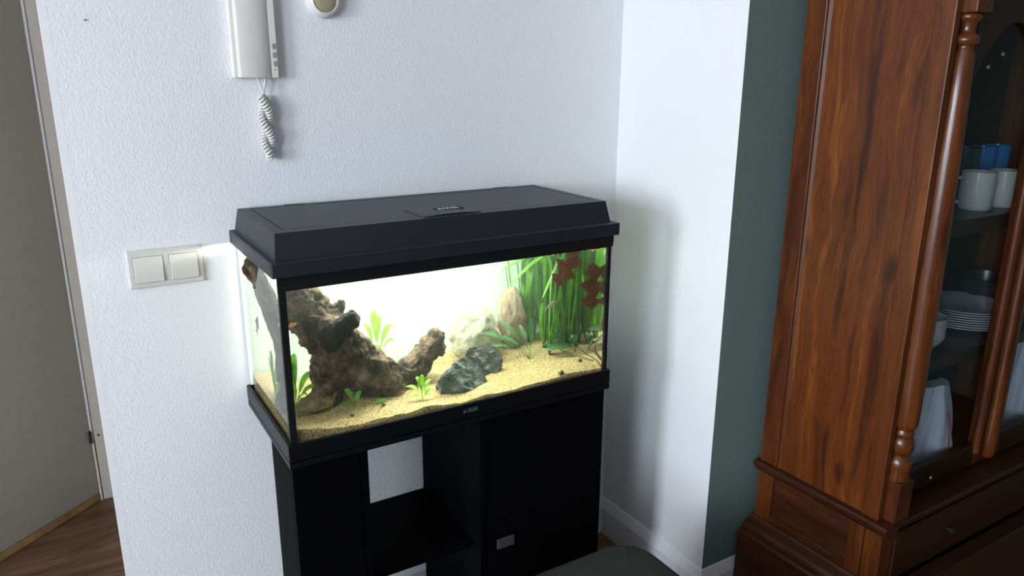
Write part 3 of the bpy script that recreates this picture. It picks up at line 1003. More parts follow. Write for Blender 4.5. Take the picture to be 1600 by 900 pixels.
# driftwood: one branching log, fused by remeshing, then weathered
dw = MB()
dw.tube([(0.030, -0.080, 0.575), (0.056, -0.125, 0.535), (0.092, -0.165, 0.488), (0.128, -0.190, 0.438), (0.160, -0.200, 0.388), (0.198, -0.200, 0.342), (0.240, -0.195, 0.312), (0.285, -0.190, 0.292)],
        [0.036, 0.046, 0.050, 0.052, 0.058, 0.058, 0.050, 0.034], 16)
dw.tube([(0.130, -0.20, 0.415), (0.128, -0.195, 0.365), (0.122, -0.188, 0.31), (0.118, -0.190, 0.262)], [0.042, 0.038, 0.034, 0.030], 14)
dw.tube([(0.122, -0.19, 0.300), (0.085, -0.200, 0.275), (0.055, -0.205, 0.262)], [0.030, 0.026, 0.018], 12)
dw.tube([(0.215, -0.20, 0.33), (0.250, -0.200, 0.295), (0.268, -0.20, 0.258)], [0.050, 0.048, 0.044], 14)
dw.tube([(0.245, -0.195, 0.290), (0.300, -0.182, 0.292), (0.345, -0.173, 0.315), (0.378, -0.168, 0.350), (0.400, -0.166, 0.380), (0.404, -0.166, 0.390)], [0.038, 0.038, 0.034, 0.030, 0.024, 0.016], 14)
dw.tube([(0.390, -0.17, 0.355), (0.405, -0.178, 0.343), (0.398, -0.178, 0.330)], [0.014, 0.016, 0.012], 9)
dw.tube([(0.115, -0.20, 0.485), (0.078, -0.222, 0.462), (0.074, -0.225, 0.432), (0.098, -0.215, 0.415)], [0.022, 0.018, 0.015, 0.018], 10)
dw.tube([(0.120, -0.205, 0.448), (0.142, -0.238, 0.446), (0.155, -0.250, 0.452)], [0.040, 0.032, 0.024], 12)
dw.tube([(0.150, -0.185, 0.47), (0.165, -0.185, 0.490), (0.168, -0.185, 0.502)], [0.022, 0.014, 0.008], 8)
dm = to_mesh('dw', dw)
do = bpy.data.objects.new('dw', dm)
COL.objects.link(do)
rm = do.modifiers.new('r', 'REMESH')
rm.mode = 'VOXEL'
rm.voxel_size = 0.0034
sm_ = do.modifiers.new('s', 'SMOOTH')
sm_.iterations = 4
dme = baked(do)
nr = [v.normal.copy() for v in dme.vertices]
for v, n in zip(dme.vertices, nr):
    p = v.co
    q = V((p.x * 30, p.y * 30, p.z * 30))
    k = 0.0065 * fractal(q, 5, 0.7) - 0.024 * max(0, noise.noise(q * 1.6 + V((9, 4, 2))) - 0.20)
    v.co = p + n * k
dme.polygons.foreach_set('use_smooth', [True] * len(dme.polygons))
drift = thing('driftwood', 'gnarled brown driftwood log leaning across the left half of the tank', 'driftwood', (0.2, -0.19, 0.262))
place('log', dme, M['drift'], drift)
kb = MB().tube([(0.112, -0.238, 0.428), (0.126, -0.246, 0.436), (0.145, -0.256, 0.452), (0.164, -0.264, 0.468), (0.180, -0.268, 0.480)], [0.022, 0.030, 0.026, 0.020, 0.015], 14)
kb.tube([(0.125, -0.245, 0.430), (0.128, -0.262, 0.424)], [0.022, 0.018], 10)
ko = bpy.data.objects.new('kb', to_mesh('kb', kb))
COL.objects.link(ko)
rm = ko.modifiers.new('r', 'REMESH')
rm.mode = 'VOXEL'
rm.voxel_size = 0.0026
sm_ = ko.modifiers.new('s', 'SMOOTH')
sm_.iterations = 6
km = baked(ko)
nr = [v.normal.copy() for v in km.vertices]
for v, n in zip(km.vertices, nr):
    v.co = v.co + n * 0.0055 * fractal(v.co * 48, 5, 0.6)
km.polygons.foreach_set('use_smooth', [True] * len(km.polygons))
tag(place('stub', km, M['drift_dark'], drift), 'black broken-off stub of a branch')


def bez(p0, p1, p2, n):
    p0, p1, p2 = V(p0), V(p1), V(p2)
    return [p0 * (1 - t) ** 2 + p1 * 2 * t * (1 - t) + p2 * t * t for t in [k / n for k in range(n + 1)]]


def lance(wmax, pw=0.8, stem=0.0):
    def f(t):
        if t < stem:
            return 0.0006
        u = (t - stem) / (1 - stem)
        return max(0.0004, wmax * math.sin(math.pi * u ** pw) ** 0.9)
    return f


def side_of(a, tilt=0.45):
    return V((-math.sin(a), math.cos(a), tilt * (1 if math.cos(a) >= 0 else -1)))


def rosette(name, label, base, leaves, mat, stem=0.25, group=None, seg=10, fold=0.18):
    """leaves: (azimuth, reach, height, half width, arch)"""
    x, y = base[:2]
    z = base[2] if len(base) > 2 else sand_z(x, y) - 0.003
    root = thing(name, label, 'aquatic plant', (x, y, z), group)
    for az, reach, h, wm_, arch in leaves:
        d = V((math.cos(az), math.sin(az), 0))
        p0 = V((x, y, z))
        p2 = p0 + d * reach + V((0, 0, h))
        p1 = p0 + d * reach * 0.35 + V((0, 0, h * arch + 0.004))
        obj('leaf', MB().ribbon(bez(p0, p1, p2, seg), lance(wm_, 0.85, stem), side_of(az), fold), mat, root, 0, 3.14, recalc=False)
    return root


rosette('small_plant', 'tiny plant with four dark green leaves before the driftwood arch', (0.166, -0.262), [
    (2.2, 0.030, 0.042, 0.0062, 1.1), (0.6, 0.026, 0.034, 0.0065, 1.0), (3.3, 0.036, 0.018, 0.0060, 1.1), (5.2, 0.014, 0.022, 0.0065, 1.0)], 'mid', 0.18)
rosette('small_plant', 'small bright green plant on the sand left of the jagged stone', (0.318, -0.288), [
    (2.6, 0.040, 0.034, 0.0055, 1.2), (2.0, 0.022, 0.052, 0.0055, 1.1), (1.2, 0.016, 0.056, 0.005, 1.1), (0.5, 0.034, 0.040, 0.005, 1.2), (0.0, 0.030, 0.020, 0.005, 1.3),
    (3.5, 0.036, 0.016, 0.0055, 1.3), (4.6, 0.026, 0.010, 0.0055, 1.6), (5.5, 0.024, 0.012, 0.005, 1.6), (1.7, 0.012, 0.040, 0.0045, 1.1)], 'lime', 0.22)
rosette('corner_plant', 'upright leafy plant in the left corner, nearest the left pane', (0.055, -0.185), [
    (0.2, 0.050, 0.075, 0.0095, 1.1), (-0.4, 0.052, 0.048, 0.0095, 1.2), (1.5, 0.020, 0.100, 0.0060, 1.0), (2.4, 0.022, 0.090, 0.0055, 1.0),
    (3.6, 0.012, 0.082, 0.005, 1.0), (4.4, 0.030, 0.060, 0.006, 1.1), (1.0, 0.012, 0.125, 0.0075, 1.0), (1.35, 0.022, 0.120, 0.0075, 1.0), (2.0, 0.030, 0.105, 0.0065, 1.0), (2.9, 0.016, 0.110, 0.006, 1.0), (5.2, 0.040, 0.040, 0.007, 1.2)], 'lime', 0.2)
rosette('background_plant', 'pale lime broad-leaved plant behind the driftwood near the tank back', (0.275, -0.060), [
    (0.2, 0.050, 0.115, 0.010, 1.0), (0.9, 0.030, 0.140, 0.009, 1.0), (2.6, 0.030, 0.125, 0.010, 1.0), (3.4, 0.035, 0.100, 0.009, 1.0),
    (5.8, 0.045, 0.085, 0.010, 1.0), (1.7, 0.010, 0.155, 0.009, 1.0), (4.7, 0.015, 0.075, 0.009, 1.0)], 'lime', 0.35)
# crinkled dark plant in the right foreground: long petioles, wavy blades
cr = thing('crinkled_plant', 'dark plant with long stalks and wavy leaves right of the stones', 'aquatic plant', (0.648, -0.190, sand_z(0.648, -0.19) - 0.003))


def wavy(wm_, k):
    def f(t):
        if t < 0.38:
            return 0.0008
        u = (t - 0.38) / 0.62
        b = wm_ * math.sin(math.pi * u ** 0.9) ** 0.6
        return max(0.0005, b * (1 + 0.12 * math.sin(k * u))), max(0.0005, b * (1 + 0.12 * math.sin(k * u + 1.3)))
    return f


for az, reach, h, wm_, arch in ((-0.35, 0.115, 0.026, 0.0115, 1.8), (0.10, 0.120, 0.050, 0.0095, 1.5), (1.15, 0.050, 0.100, 0.0080, 1.1), (2.2, 0.100, 0.100, 0.0055, 1.2),
                                (2.75, 0.150, 0.085, 0.0062, 1.5), (3.1, 0.140, 0.058, 0.0058, 1.7), (1.75, 0.055, 0.085, 0.006, 1.1), (2.5, 0.09, 0.065, 0.006, 1.4), (4.2, 0.018, 0.026, 0.007, 1.2)):
    p0 = V((0.648, -0.190, sand_z(0.648, -0.19) - 0.003))
    d = V((math.cos(az), math.sin(az), 0))
    p2 = p0 + d * reach + V((0, 0, h))
    p1 = p0 + d * reach * 0.5 + V((0, 0, h * arch * 0.6 + 0.012))
    mt = 'lime' if wm_ == 0.007 else 'crypt'
    obj('leaf', MB().ribbon(bez(p0, p1, p2, 26), wavy(wm_, 38), side_of(az, 0.8), 0.25), mt, cr, 0, 3.14, recalc=False)
rosette('edge_plant', 'small dark green plant at the foot of the right pane', (0.775, -0.215), [
    (2.4, 0.022, 0.040, 0.008, 1.1), (4.6, 0.02, 0.03, 0.008, 1.1), (1.2, 0.012, 0.05, 0.007, 1.0), (3.6, 0.026, 0.022, 0.007, 1.2)], 'crypt', 0.3)

# ribbon plants
rv = random.Random(4)
vals = [(0.700, -0.075), (0.735, -0.115), (0.765, -0.080), (0.780, -0.150), (0.715, -0.140), (0.745, -0.050), (0.690, -0.040), (0.782, -0.040), (0.755, -0.165)]
for k, (bx, by) in enumerate(vals):
    z0 = sand_z(bx, by) - 0.004
    root = thing('ribbon_plant', 'tall green ribbon-leaved plant in the dense clump at the right end of the tank', 'aquatic plant', (bx, by, z0), 'ribbon plants in the fish tank')
    for q in range(19):
        az = rv.uniform(0, 2 * math.pi)
        sp = rv.uniform(0.004, 0.05)
        top = rv.uniform(0.40, 0.565) if q % 4 else 0.566
        x1 = min(IX1 - 0.006, bx + math.cos(az) * sp)
        y1 = min(IY1 - 0.004, max(IY0 + 0.06, by + math.sin(az) * sp))
        pts = [V((bx + rv.uniform(-.006, .006), by + rv.uniform(-.006, .006), z0))]
        sway = rv.uniform(-0.012, 0.012)
        for t in (0.3, 0.6, 0.85, 1.0):
            pts.append(V((lerp(bx, x1, t) + sway * math.sin(t * 3), lerp(by, y1, t), lerp(z0, top, t))))
        if q % 4 == 0:      # trails along the surface
            ln = rv.uniform(0.05, 0.14)
            da = rv.uniform(2.6, 3.9)
            for t in (0.35, 0.7, 1.0):
                px_ = pts[4] + V((math.cos(da), math.sin(da) * 0.8, 0)) * ln * t
                px_.y = min(IY1 - 0.004, max(IY0 + 0.01, px_.y))
                px_.z = 0.566 - 0.03 * t * t * rv.uniform(0.2, 1.2)
                pts.append(px_)
        # smooth
        sp_ = []
        for i in range(len(pts) - 1):
            a, b, c, d = pts[max(0, i - 1)], pts[i], pts[i + 1], pts[min(len(pts) - 1, i + 2)]
            for s in range(3):
                t = s / 3
                sp_.append(0.5 * ((2 * b) + (c - a) * t + (2 * a - 5 * b + 4 * c - d) * t * t + (3 * b - a - 3 * c + d) * t ** 3))
        sp_.append(pts[-1])
        wd = rv.uniform(0.0030, 0.0056)
        a2 = rv.uniform(-0.6, 0.9)
        obj('leaf', MB().ribbon(sp_, lambda t, wd=wd: wd * min(1, (1.02 - t) * 9) * (0.7 + 0.3 * min(1, t * 4)), (math.cos(a2), math.sin(a2), 0.0), 0.12),
            ('val1', 'val2', 'val3', 'val1')[rv.randrange(4)], root, 0, 3.14, recalc=False)
# broad ribbons arching out to the left below the surface
root = thing('ribbon_plant', 'ribbon plant whose bright leaves arch out leftwards under the hood', 'aquatic plant', (0.705, -0.19, sand_z(0.705, -0.19) - 0.004))
for pts, wd, mt in (([(0.705, -0.19, 0.27), (0.70, -0.20, 0.40), (0.695, -0.215, 0.530), (0.645, -0.22, 0.535), (0.575, -0.21, 0.478)], 0.0052, 'val2'),
                    ([(0.705, -0.19, 0.27), (0.71, -0.21, 0.42), (0.700, -0.225, 0.545), (0.635, -0.22, 0.552), (0.560, -0.20, 0.520)], 0.0046, 'val2'),
                    ([(0.705, -0.19, 0.27), (0.715, -0.22, 0.42), (0.720, -0.24, 0.550), (0.640, -0.23, 0.566), (0.545, -0.22, 0.562)], 0.0055, 'val1'),
                    ([(0.705, -0.19, 0.27), (0.72, -0.22, 0.40), (0.715, -0.235, 0.535), (0.685, -0.245, 0.500), (0.655, -0.25, 0.445)], 0.0050, 'val2'),
                    ([(0.705, -0.19, 0.27), (0.70, -0.18, 0.34), (0.69, -0.17, 0.42), (0.68, -0.165, 0.49), (0.668, -0.16, 0.55)], 0.0052, 'val1')):
    P = [V(p) for p in pts]
    sp_ = []
    for i in range(4):
        a, b, c, d = P[max(0, i - 1)], P[i], P[i + 1], P[min(4, i + 2)]
        for s in range(6):
            t = s / 6
            sp_.append(0.5 * ((2 * b) + (c - a) * t + (2 * a - 5 * b + 4 * c - d) * t * t + (3 * b - a - 3 * c + d) * t ** 3))
    sp_.append(P[-1])
    obj('leaf', MB().ribbon(sp_, lambda t, wd=wd: wd * min(1, (1.02 - t) * 8), (0.2, 0.85, 0.6), 0.12), mt, root, 0, 3.14, recalc=False)


def oak_leaf(name, label, tip, stalk, side, wm_, mat, phase=0.0):
    a, b = V(stalk), V(tip)
    n = 44
    bend = V(side).cross((b - a).normalized()).normalized() * 0.004
    pts = [a.lerp(b, k / n) + bend * math.sin(math.pi * k / n) for k in range(n + 1)]

    def f(t, ph):
        if t < 0.12:
            return 0.0008
        u = (t - 0.12) / 0.88
        env = (math.sin(math.pi * min(1, u ** 0.85)) ** 0.5) * (1.0 if u < 0.75 else 1.0 - (u - 0.75) * 1.6)
        s = (u * 2.9 + ph) % 1.0                       # lobes lean towards the tip
        lob = 0.26 + 0.74 * (s / 0.72 if s < 0.72 else (1 - s) / 0.28)
        return max(0.0008, wm_ * env * lob)
    root = thing(name, label, 'dead leaf', tuple(a.lerp(b, 0.5)))
    obj('blade', MB().ribbon(pts, lambda t: (f(t, phase), f(t, phase + 0.22)), side, 0.10), mat, root, 0, 3.14, recalc=False)
    obj('midrib', MB().tube([p + V((0, -0.0008, 0)) for p in pts[::4]], [0.0009] * len(pts[::4]), 5), mat, root, 0, 3.14)


oak_leaf('oak_leaf', 'red brown lobed dead leaf hanging stalk down near the right pane', (0.776, -0.315, 0.535), (0.770, -0.318, 0.395), (0.95, 0.05, 0.1), 0.043, 'oak', 0.1)
oak_leaf('oak_leaf', 'red brown lobed dead leaf tilted under the hood, left of the hanging one', (0.735, -0.312, 0.572), (0.660, -0.306, 0.478), (0.72, 0.1, -0.62), 0.044, 'oak', 0.4)
oak_leaf('oak_leaf', 'curled tan dead leaf in the top right corner of the tank', (0.796, -0.325, 0.566), (0.745, -0.318, 0.570), (0.1, 0.9, -0.8), 0.014, 'oak_tan', 0.2)


def fish(name, label, c, d, ln, hgt, mat):
    """body with tail, back and belly fins"""
    c, d = V(c), V(d).normalized()
    root = thing(name, label, 'fish', tuple(c))
    up = V((0, 0, 1))
    up = (up - d * up.dot(d)).normalized()
    sd = d.cross(up)
    mb = MB()
    prof_ = [(-0.5, 0.10), (-0.40, 0.26), (-0.2, 0.46), (0.0, 0.50), (0.2, 0.42), (0.36, 0.26), (0.46, 0.12), (0.5, 0.03)]
    for s, r in prof_:
        for k in range(10):
            a = 2 * math.pi * k / 10
            mb.v.append(c + d * (s * ln) + up * (math.sin(a) * r * hgt) + sd * (math.cos(a) * r * hgt * 0.5))
    for i in range(len(prof_) - 1):
        for k in range(10):
            mb.f.append((i * 10 + k, i * 10 + (k + 1) % 10, (i + 1) * 10 + (k + 1) % 10, (i + 1) * 10 + k))
    mb.f += [tuple(range(10)), tuple(range(70, 80))]
    obj('body', mb, mat, root, 0, 3.14)
    q = lambda s, h: c + d * s * ln + up * h * hgt
    obj('tail_fin', MB().add([q(-0.46, 0.1), q(-0.80, 0.55), q(-0.68, 0), q(-0.80, -0.55), q(-0.46, -0.1)], [(0, 1, 2), (0, 2, 4), (4, 2, 3)]), mat, root, recalc=False)
    obj('back_fin', MB().add([q(0.12, 0.44), q(-0.12, 0.85), q(-0.22, 0.42)], [(0, 1, 2)]), mat, root, recalc=False)
    obj('belly_fin', MB().add([q(0.05, -0.46), q(-0.15, -0.8), q(-0.2, -0.42)], [(0, 1, 2)]), mat, root, recalc=False)
    for s_ in (1, -1):
        obj('eye', MB().lathe([(0, -0.0011), (0.0011, 0), (0, 0.0011)], tuple(c + d * ln * 0.36 + up * hgt * 0.08 + sd * (s_ * hgt * 0.12)), 8), 'cable', root)


fish('fish', 'slender dark fish seen through the left pane of the tank', (0.045, -0.083, 0.431), (0.05, -0.35, 0.8), 0.040, 0.020, 'fish_dark')
fish('fish', 'pale blotched fish hovering before the ribbon plants', (0.700, -0.215, 0.418), (0.85, 0.1, 0.45), 0.034, 0.012, 'fish_pale')
fish('fish', 'small orange brown fish beside the driftwood in the left front corner', (0.042, -0.285, 0.486), (0.9, 0.2, 0.15), 0.022, 0.008, 'fish_orange')

tw = obj('twig', MB().tube([(0.728, -0.175, sand_z(0.728, -0.175) + 0.012), (0.752, -0.215, sand_z(0.752, -0.215) + 0.006), (0.768, -0.255, sand_z(0.768, -0.255) + 0.003), (0.783, -0.315, sand_z(0.783, -0.315) + 0.002)], [0.0016, 0.0022, 0.0026, 0.0018], 8), 'twig', None, 0, 3.14)
tag(tw, 'thin olive twig lying on the sand in the right front corner', 'twig')
for lab, (sx, sy), s_ in (('brown snail shell on the sand close to the thin twig', (0.752, -0.295), 0.0065), ('brown snail shell half buried at the front glass', (0.672, -0.345), 0.008),
                          ('dark snail shell on the sand before the left plantlet', (0.150, -0.300), 0.0045), ('tan snail shell on the sand right of the left plantlet', (0.225, -0.290), 0.005)):
    z = sand_z(sx, sy)
    mb = MB()
    pts, rr = [], []
    for k in range(26):
        a = k * 0.55
        f_ = 1 - k / 27
        pts.append((sx + s_ * 0.62 * f_ * math.cos(a), sy + s_ * 0.62 * f_ * math.sin(a), z + s_ * (0.35 + 1.5 * (1 - f_))))
        rr.append(s_ * 0.52 * f_ + 0.0003)
    mb.tube(pts, rr, 8)
    tag(obj('snail', mb, 'shell', None, 0, 3.14), lab, 'snail')
fl_ = thing('fallen_leaf', 'single small green leaf lying flat on the sand by the driftwood foot', 'leaf', (0.225, -0.268, sand_z(0.225, -0.268)))
obj('blade', MB().ribbon([(lerp(0.208, 0.243, k / 8), -0.268 + 0.004 * k / 8, sand_z(0.225, -0.268) + 0.003 + 0.003 * math.sin(math.pi * k / 8)) for k in range(9)], lance(0.0075, 0.9), (0, 1, 0.2), 0.15), 'mid', fl_, 0, 3.14, recalc=False)

# ------------------------------------------------------------------ display cabinet of stained wood
XC = 1.265
cab = thing('display_cabinet', 'tall dark-stained wooden china cabinet with turned corner column and glazed doors', 'cabinet', (1.75, -0.66, ZFL))
YB, YS = -0.485, -0.845
ZL = -0.066
XE = 2.235
TOP = 1.50
XM = XC - 0.0
# upper side: back stile, recessed panel, front stile
obj('back_stile', MB().box(XC, XC + 0.028, -0.541, YB, ZL, TOP), 'wood_b', cab, 0.0025)
obj('front_stile', MB().box(XC, XC + 0.020, YS, -0.800, ZL, TOP), 'wood_b', cab, 0.002)
obj('side_panel', MB().box(XC + 0.006, XC + 0.020, -0.800, -0.552, ZL, TOP), 'wood', cab, 0.0)
obj('panel_moulding', MB().prism([(XC + 0.020, -0.541), (XC + 0.004, -0.541), (XC + 0.0015, -0.5455), (XC + 0.006, -0.552), (XC + 0.020, -0.552)], ZL, TOP), 'wood_b', cab)
# ledge round the waist, lower carcass, stepped plinth
led = [(1.3, ZL), (1.251, ZL), (1.2465, ZL - 0.004), (1.2465, ZL - 0.012), (1.252, ZL - 0.017), (1.258, ZL - 0.028), (1.265, ZL - 0.034), (1.3, ZL - 0.034)]
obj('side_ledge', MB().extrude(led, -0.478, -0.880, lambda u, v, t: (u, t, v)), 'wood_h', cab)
obj('front_ledge', MB().extrude([(-(u - 1.2465) - 0.0, z) for u, z in led], 1.30, XE, lambda u, v, t: (t, -0.880 - u, v)), 'wood_shade', cab)
ZP = -0.240
obj('lower_back_stile', MB().box(XC, XC + 0.03, -0.536, YB, ZP, ZL - 0.034), 'wood_b', cab, 0.0015)
obj('lower_front_stile', MB().box(XC, XC + 0.03, -0.815, -0.775, ZP, ZL - 0.034), 'wood_b', cab, 0.0015)
obj('corner_post', MB().box(XC + 0.001, XC + 0.05, -0.862, -0.8175, ZP, ZL - 0.034), 'wood_b', cab, 0.0015)
obj('lower_top_rail', MB().box(XC, XC + 0.03, -0.775, -0.536, ZL - 0.052, ZL - 0.034), 'wood_h', cab, 0.0015)
obj('lower_bottom_rail', MB().box(XC, XC + 0.03, -0.775, -0.536, ZP, ZP + 0.022), 'wood_h', cab, 0.0015)
obj('lower_side_panel', MB().box(XC + 0.010, XC + 0.022, -0.775, -0.536, ZP + 0.02, ZL - 0.05), 'wood_h', cab)
pl = [(1.30, ZP), (1.262, ZP), (1.258, ZP - 0.006), (1.250, ZP - 0.010), (1.238, ZP - 0.016), (1.231, ZP - 0.024), (1.229, ZP - 0.031), (1.218, ZP - 0.034), (1.212, ZP - 0.040), (1.210, ZP - 0.052), (1.212, ZP - 0.056), (1.212, ZFL), (1.30, ZFL)]
obj('plinth_side', MB().extrude(pl, -0.476, -0.915, lambda u, v, t: (u, t, v)), 'wood_h', cab)
obj('plinth_front', MB().box(1.30, XE, -0.915, -0.87, ZFL, ZP - 0.005), 'wood_shade', cab, 0.004)
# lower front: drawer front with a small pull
dw_ = obj('drawer', MB().box(1.318, XE - 0.02, -0.868, -0.850, ZP + 0.002, ZL - 0.038), 'wood_shade', cab, 0.002)
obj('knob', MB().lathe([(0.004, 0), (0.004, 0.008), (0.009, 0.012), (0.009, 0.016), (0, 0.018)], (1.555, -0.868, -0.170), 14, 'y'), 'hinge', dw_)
obj('floor_board', MB().box(XC + 0.03, XE, -0.862, YB, ZL - 0.030, ZL - 0.004), 'wood_shade', cab)
# column on its block, with capital block
cxx, cyy = 1.316, -0.8445
obj('column_base', MB().box(1.287, 1.345, -0.874, -0.815, ZL, 0.040), 'wood_b', cab, 0.002)
prof = [(0.0, 0.040), (0.028, 0.040), (0.0295, 0.048), (0.027, 0.060), (0.0295, 0.072), (0.030, 0.086), (0.024, 0.098), (0.0195, 0.104), (0.0225, 0.110), (0.0265, 0.118), (0.0285, 0.130), (0.0265, 0.142), (0.0215, 0.150),
        (0.0235, 0.155), (0.0255, 0.160), (0.0225, 0.166), (0.0215, 0.170), (0.0268, 0.176), (0.0295, 0.186), (0.0305, 0.26), (0.0310, 0.40), (0.0308, 0.52), (0.0298, 0.66), (0.0275, 0.80), (0.0245, 0.92), (0.0215, 1.015),
        (0.0170, 1.027), (0.0170, 1.031), (0.0245, 1.037), (0.0265, 1.044), (0.0245, 1.051), (0.0165, 1.056), (0.0145, 1.062), (0.0155, 1.072), (0.0185, 1.080), (0.0225, 1.084), (0.0235, 1.089), (0.0215, 1.094), (0.0, 1.095)]
obj('column', MB().lathe([(r, z) for r, z in prof], (cxx, cyy, 0), 32), 'wood_col', cab, 0, 0.8)
obj('capital_block', MB().box(1.287, 1.345, -0.874, -0.815, 1.095, 1.30), 'wood_b', cab, 0.002)
# glazed doors behind the column
YD = -0.815


def glazed_door(x0, x1, hinge_left):
    d_ = bpy.data.objects.new('door', None)
    COL.objects.link(d_)
    d_.parent = cab
    c_ = V(((x0 + x1) / 2, YD + 0.012, 0.0 + ZO)) - world_loc(cab)
    d_.location = c_
    z0, z1 = ZL + 0.006, 1.42
    sw_ = 0.060
    obj('stile', MB().box(x0, x0 + sw_, YD, YD + 0.024, z0, z1), 'wood_b', d_, 0.003)
    obj('stile', MB().box(x1 - sw_, x1, YD, YD + 0.024, z0, z1), 'wood_b', d_, 0.003)
    obj('rail', MB().box(x0 + sw_, x1 - sw_, YD, YD + 0.024, z0, z0 + 0.065), 'wood_shade', d_, 0.003)
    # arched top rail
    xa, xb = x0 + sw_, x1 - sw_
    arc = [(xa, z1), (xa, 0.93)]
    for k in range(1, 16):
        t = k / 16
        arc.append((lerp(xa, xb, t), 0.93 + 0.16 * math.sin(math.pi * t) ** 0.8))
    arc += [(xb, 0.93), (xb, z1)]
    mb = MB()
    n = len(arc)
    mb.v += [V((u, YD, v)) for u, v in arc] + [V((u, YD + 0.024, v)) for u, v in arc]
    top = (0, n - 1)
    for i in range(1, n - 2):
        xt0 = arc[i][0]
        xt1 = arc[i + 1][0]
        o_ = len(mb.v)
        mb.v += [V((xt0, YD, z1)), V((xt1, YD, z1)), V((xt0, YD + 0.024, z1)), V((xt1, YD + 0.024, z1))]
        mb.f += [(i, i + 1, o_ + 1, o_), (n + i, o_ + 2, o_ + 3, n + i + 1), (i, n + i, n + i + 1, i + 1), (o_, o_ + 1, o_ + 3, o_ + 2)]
    obj('arched_rail', mb, 'wood_shade', d_, recalc=False)
    obj('pane', MB().box(xa - 0.004, xb + 0.004, YD + 0.010, YD + 0.013, z0 + 0.06, 1.13), 'cabinet_glass', d_)
    return d_


XMID = 1.800
d1 = glazed_door(1.350, XMID - 0.004, True)
d2 = glazed_door(XMID + 0.004, XE - 0.03, False)
obj('astragal', MB().lathe([(0.0, -0.050), (0.014, -0.049), (0.020, -0.040), (0.021, 0.0), (0.021, 1.30), (0.0, 1.31)], (XMID, YD - 0.002, 0.0), 20), 'wood_col', cab, 0, 0.8)
obj('sash_bead', MB().tube([(XMID - 0.068, YD - 0.002, -0.02), (XMID - 0.068, YD - 0.002, 1.3)], 0.011, 12), 'wood_b', cab, 0, 0.8)
for sx, sz in ((1.448, -0.034), (1.532, -0.040), (1.474, 0.992), (1.526, 1.020)):
    obj('screw', MB().lathe([(0, 0), (0.0048, 0), (0.004, 0.003), (0, 0.004)], (sx, YD, sz), 12, 'y'), 'brass', cab, 0, 0.7)
# carcass inside and behind
obj('back_board', MB().box(XC + 0.03, XE, -0.497, YB, ZL, TOP), 'wood_shade', cab)
obj('right_side', MB().box(XE - 0.022, XE, -0.84, YB - 0.012, ZFL, TOP), 'wood_b', cab)
obj('cornice', MB().box(XC - 0.03, XE + 0.03, -0.90, YB, TOP, TOP + 0.05), 'wood_h', cab, 0.006)
obj('head_board', MB().box(1.345, XE - 0.022, YD - 0.012, YD + 0.03, 1.425, TOP), 'wood_shade', cab)
S1, S2 = 0.633, 0.273
obj('shelf', MB().box(XC + 0.03, XE - 0.022, -0.772, -0.497, S1 - 0.040, S1), 'wood_shade', cab, 0.002)
obj('shelf', MB().box(XC + 0.03, XE - 0.022, -0.772, -0.497, S2 - 0.034, S2), 'wood_shade', cab, 0.002)

# crockery and linen inside
def mug(label, x, y, z, r, h, az, mat='mug'):
    root = thing('mug', label, 'mug', (x, y, z))
    obj('body', MB().lathe([(0, 0.0), (r * 0.86, 0.0), (r * 0.97, 0.006), (r, h * 0.5), (r, h), (r - 0.004, h), (r - 0.004, 0.008), (0, 0.008)], (x, y, z), 28), mat, root, 0, 0.7)
    d = V((math.cos(az), math.sin(az), 0))
    c = V((x, y, z + h * 0.5))
    pts = [c + d * (r - 0.002 + 0.026 * math.sin(math.pi * k / 10)) + V((0, 0, h * 0.33 * math.cos(math.pi * k / 10))) for k in range(11)]
    obj('handle', MB().tube(pts, 0.005, 8), mat, root, 0, 3.14)


mug('white ceramic mug standing in front on the cabinet upper shelf', 1.760, -0.690, S1, 0.042, 0.100, 2.4)
mug('white ceramic mug behind and left of the front mug, half hidden by the column', 1.722, -0.590, S1, 0.040, 0.095, 2.9)

mug('white ceramic mug on the upper shelf, right of the front one, by the middle upright', 1.872, -0.702, S1, 0.041, 0.098, -0.2)


def cup(name, label, x, y, z, r, h, mat):
    return tag(obj(name, MB().lathe([(0, 0), (r * 0.78, 0), (r * 0.80, 0.004), (r, h), (r - 0.003, h), (r * 0.78 - 0.003, 0.006), (0, 0.006)], (x, y, z), 24), mat, None, 0, 0.7), label, 'cup')


cup('glass_cup', 'dark green glass cup behind the white mugs on the upper shelf', 1.862, -0.590, S1, 0.040, 0.150, 'greencup')
cup('glass_cup', 'blue glass cup beside the green one on the upper shelf', 1.945, -0.595, S1, 0.036, 0.150, 'blue')
cup('glass_cup', 'blue glass cup partly hidden by the middle upright on the upper shelf', 2.030, -0.590, S1, 0.036, 0.150, 'blue')
for k in range(8):
    z = S2 + 0.0005 + k * 0.0068
    p_ = obj('plate', MB().lathe([(0, 0), (0.068, 0), (0.074, 0.003), (0.120, 0.014), (0.1205, 0.0165), (0.117, 0.0165), (0.073, 0.0055), (0, 0.004)], (1.900, -0.630, z), 40), 'plate', None, 0, 0.6)
    tag(p_, 'white dinner plate in the tall stack on the lower shelf', 'plate', 'plates stacked on the lower shelf')
for k in range(7):
    z = S2 + 0.0005 + k * 0.0085
    p_ = obj('bowl', MB().lathe([(0, 0), (0.036, 0), (0.040, 0.003), (0.062, 0.030), (0.066, 0.042), (0.063, 0.042), (0.059, 0.031), (0.036, 0.0065), (0, 0.006)], (1.585, -0.690, z), 32), 'plate', None, 0, 0.6)
    tag(p_, 'white bowl in the nested stack beside the column on the lower shelf', 'bowl', 'bowls nested on the lower shelf')
tag(cup('dark_bowl', 'wide dark grey bowl behind the plate stack on the lower shelf', 2.085, -0.595, S2, 0.085, 0.110, 'darkbowl'), None, 'bowl')


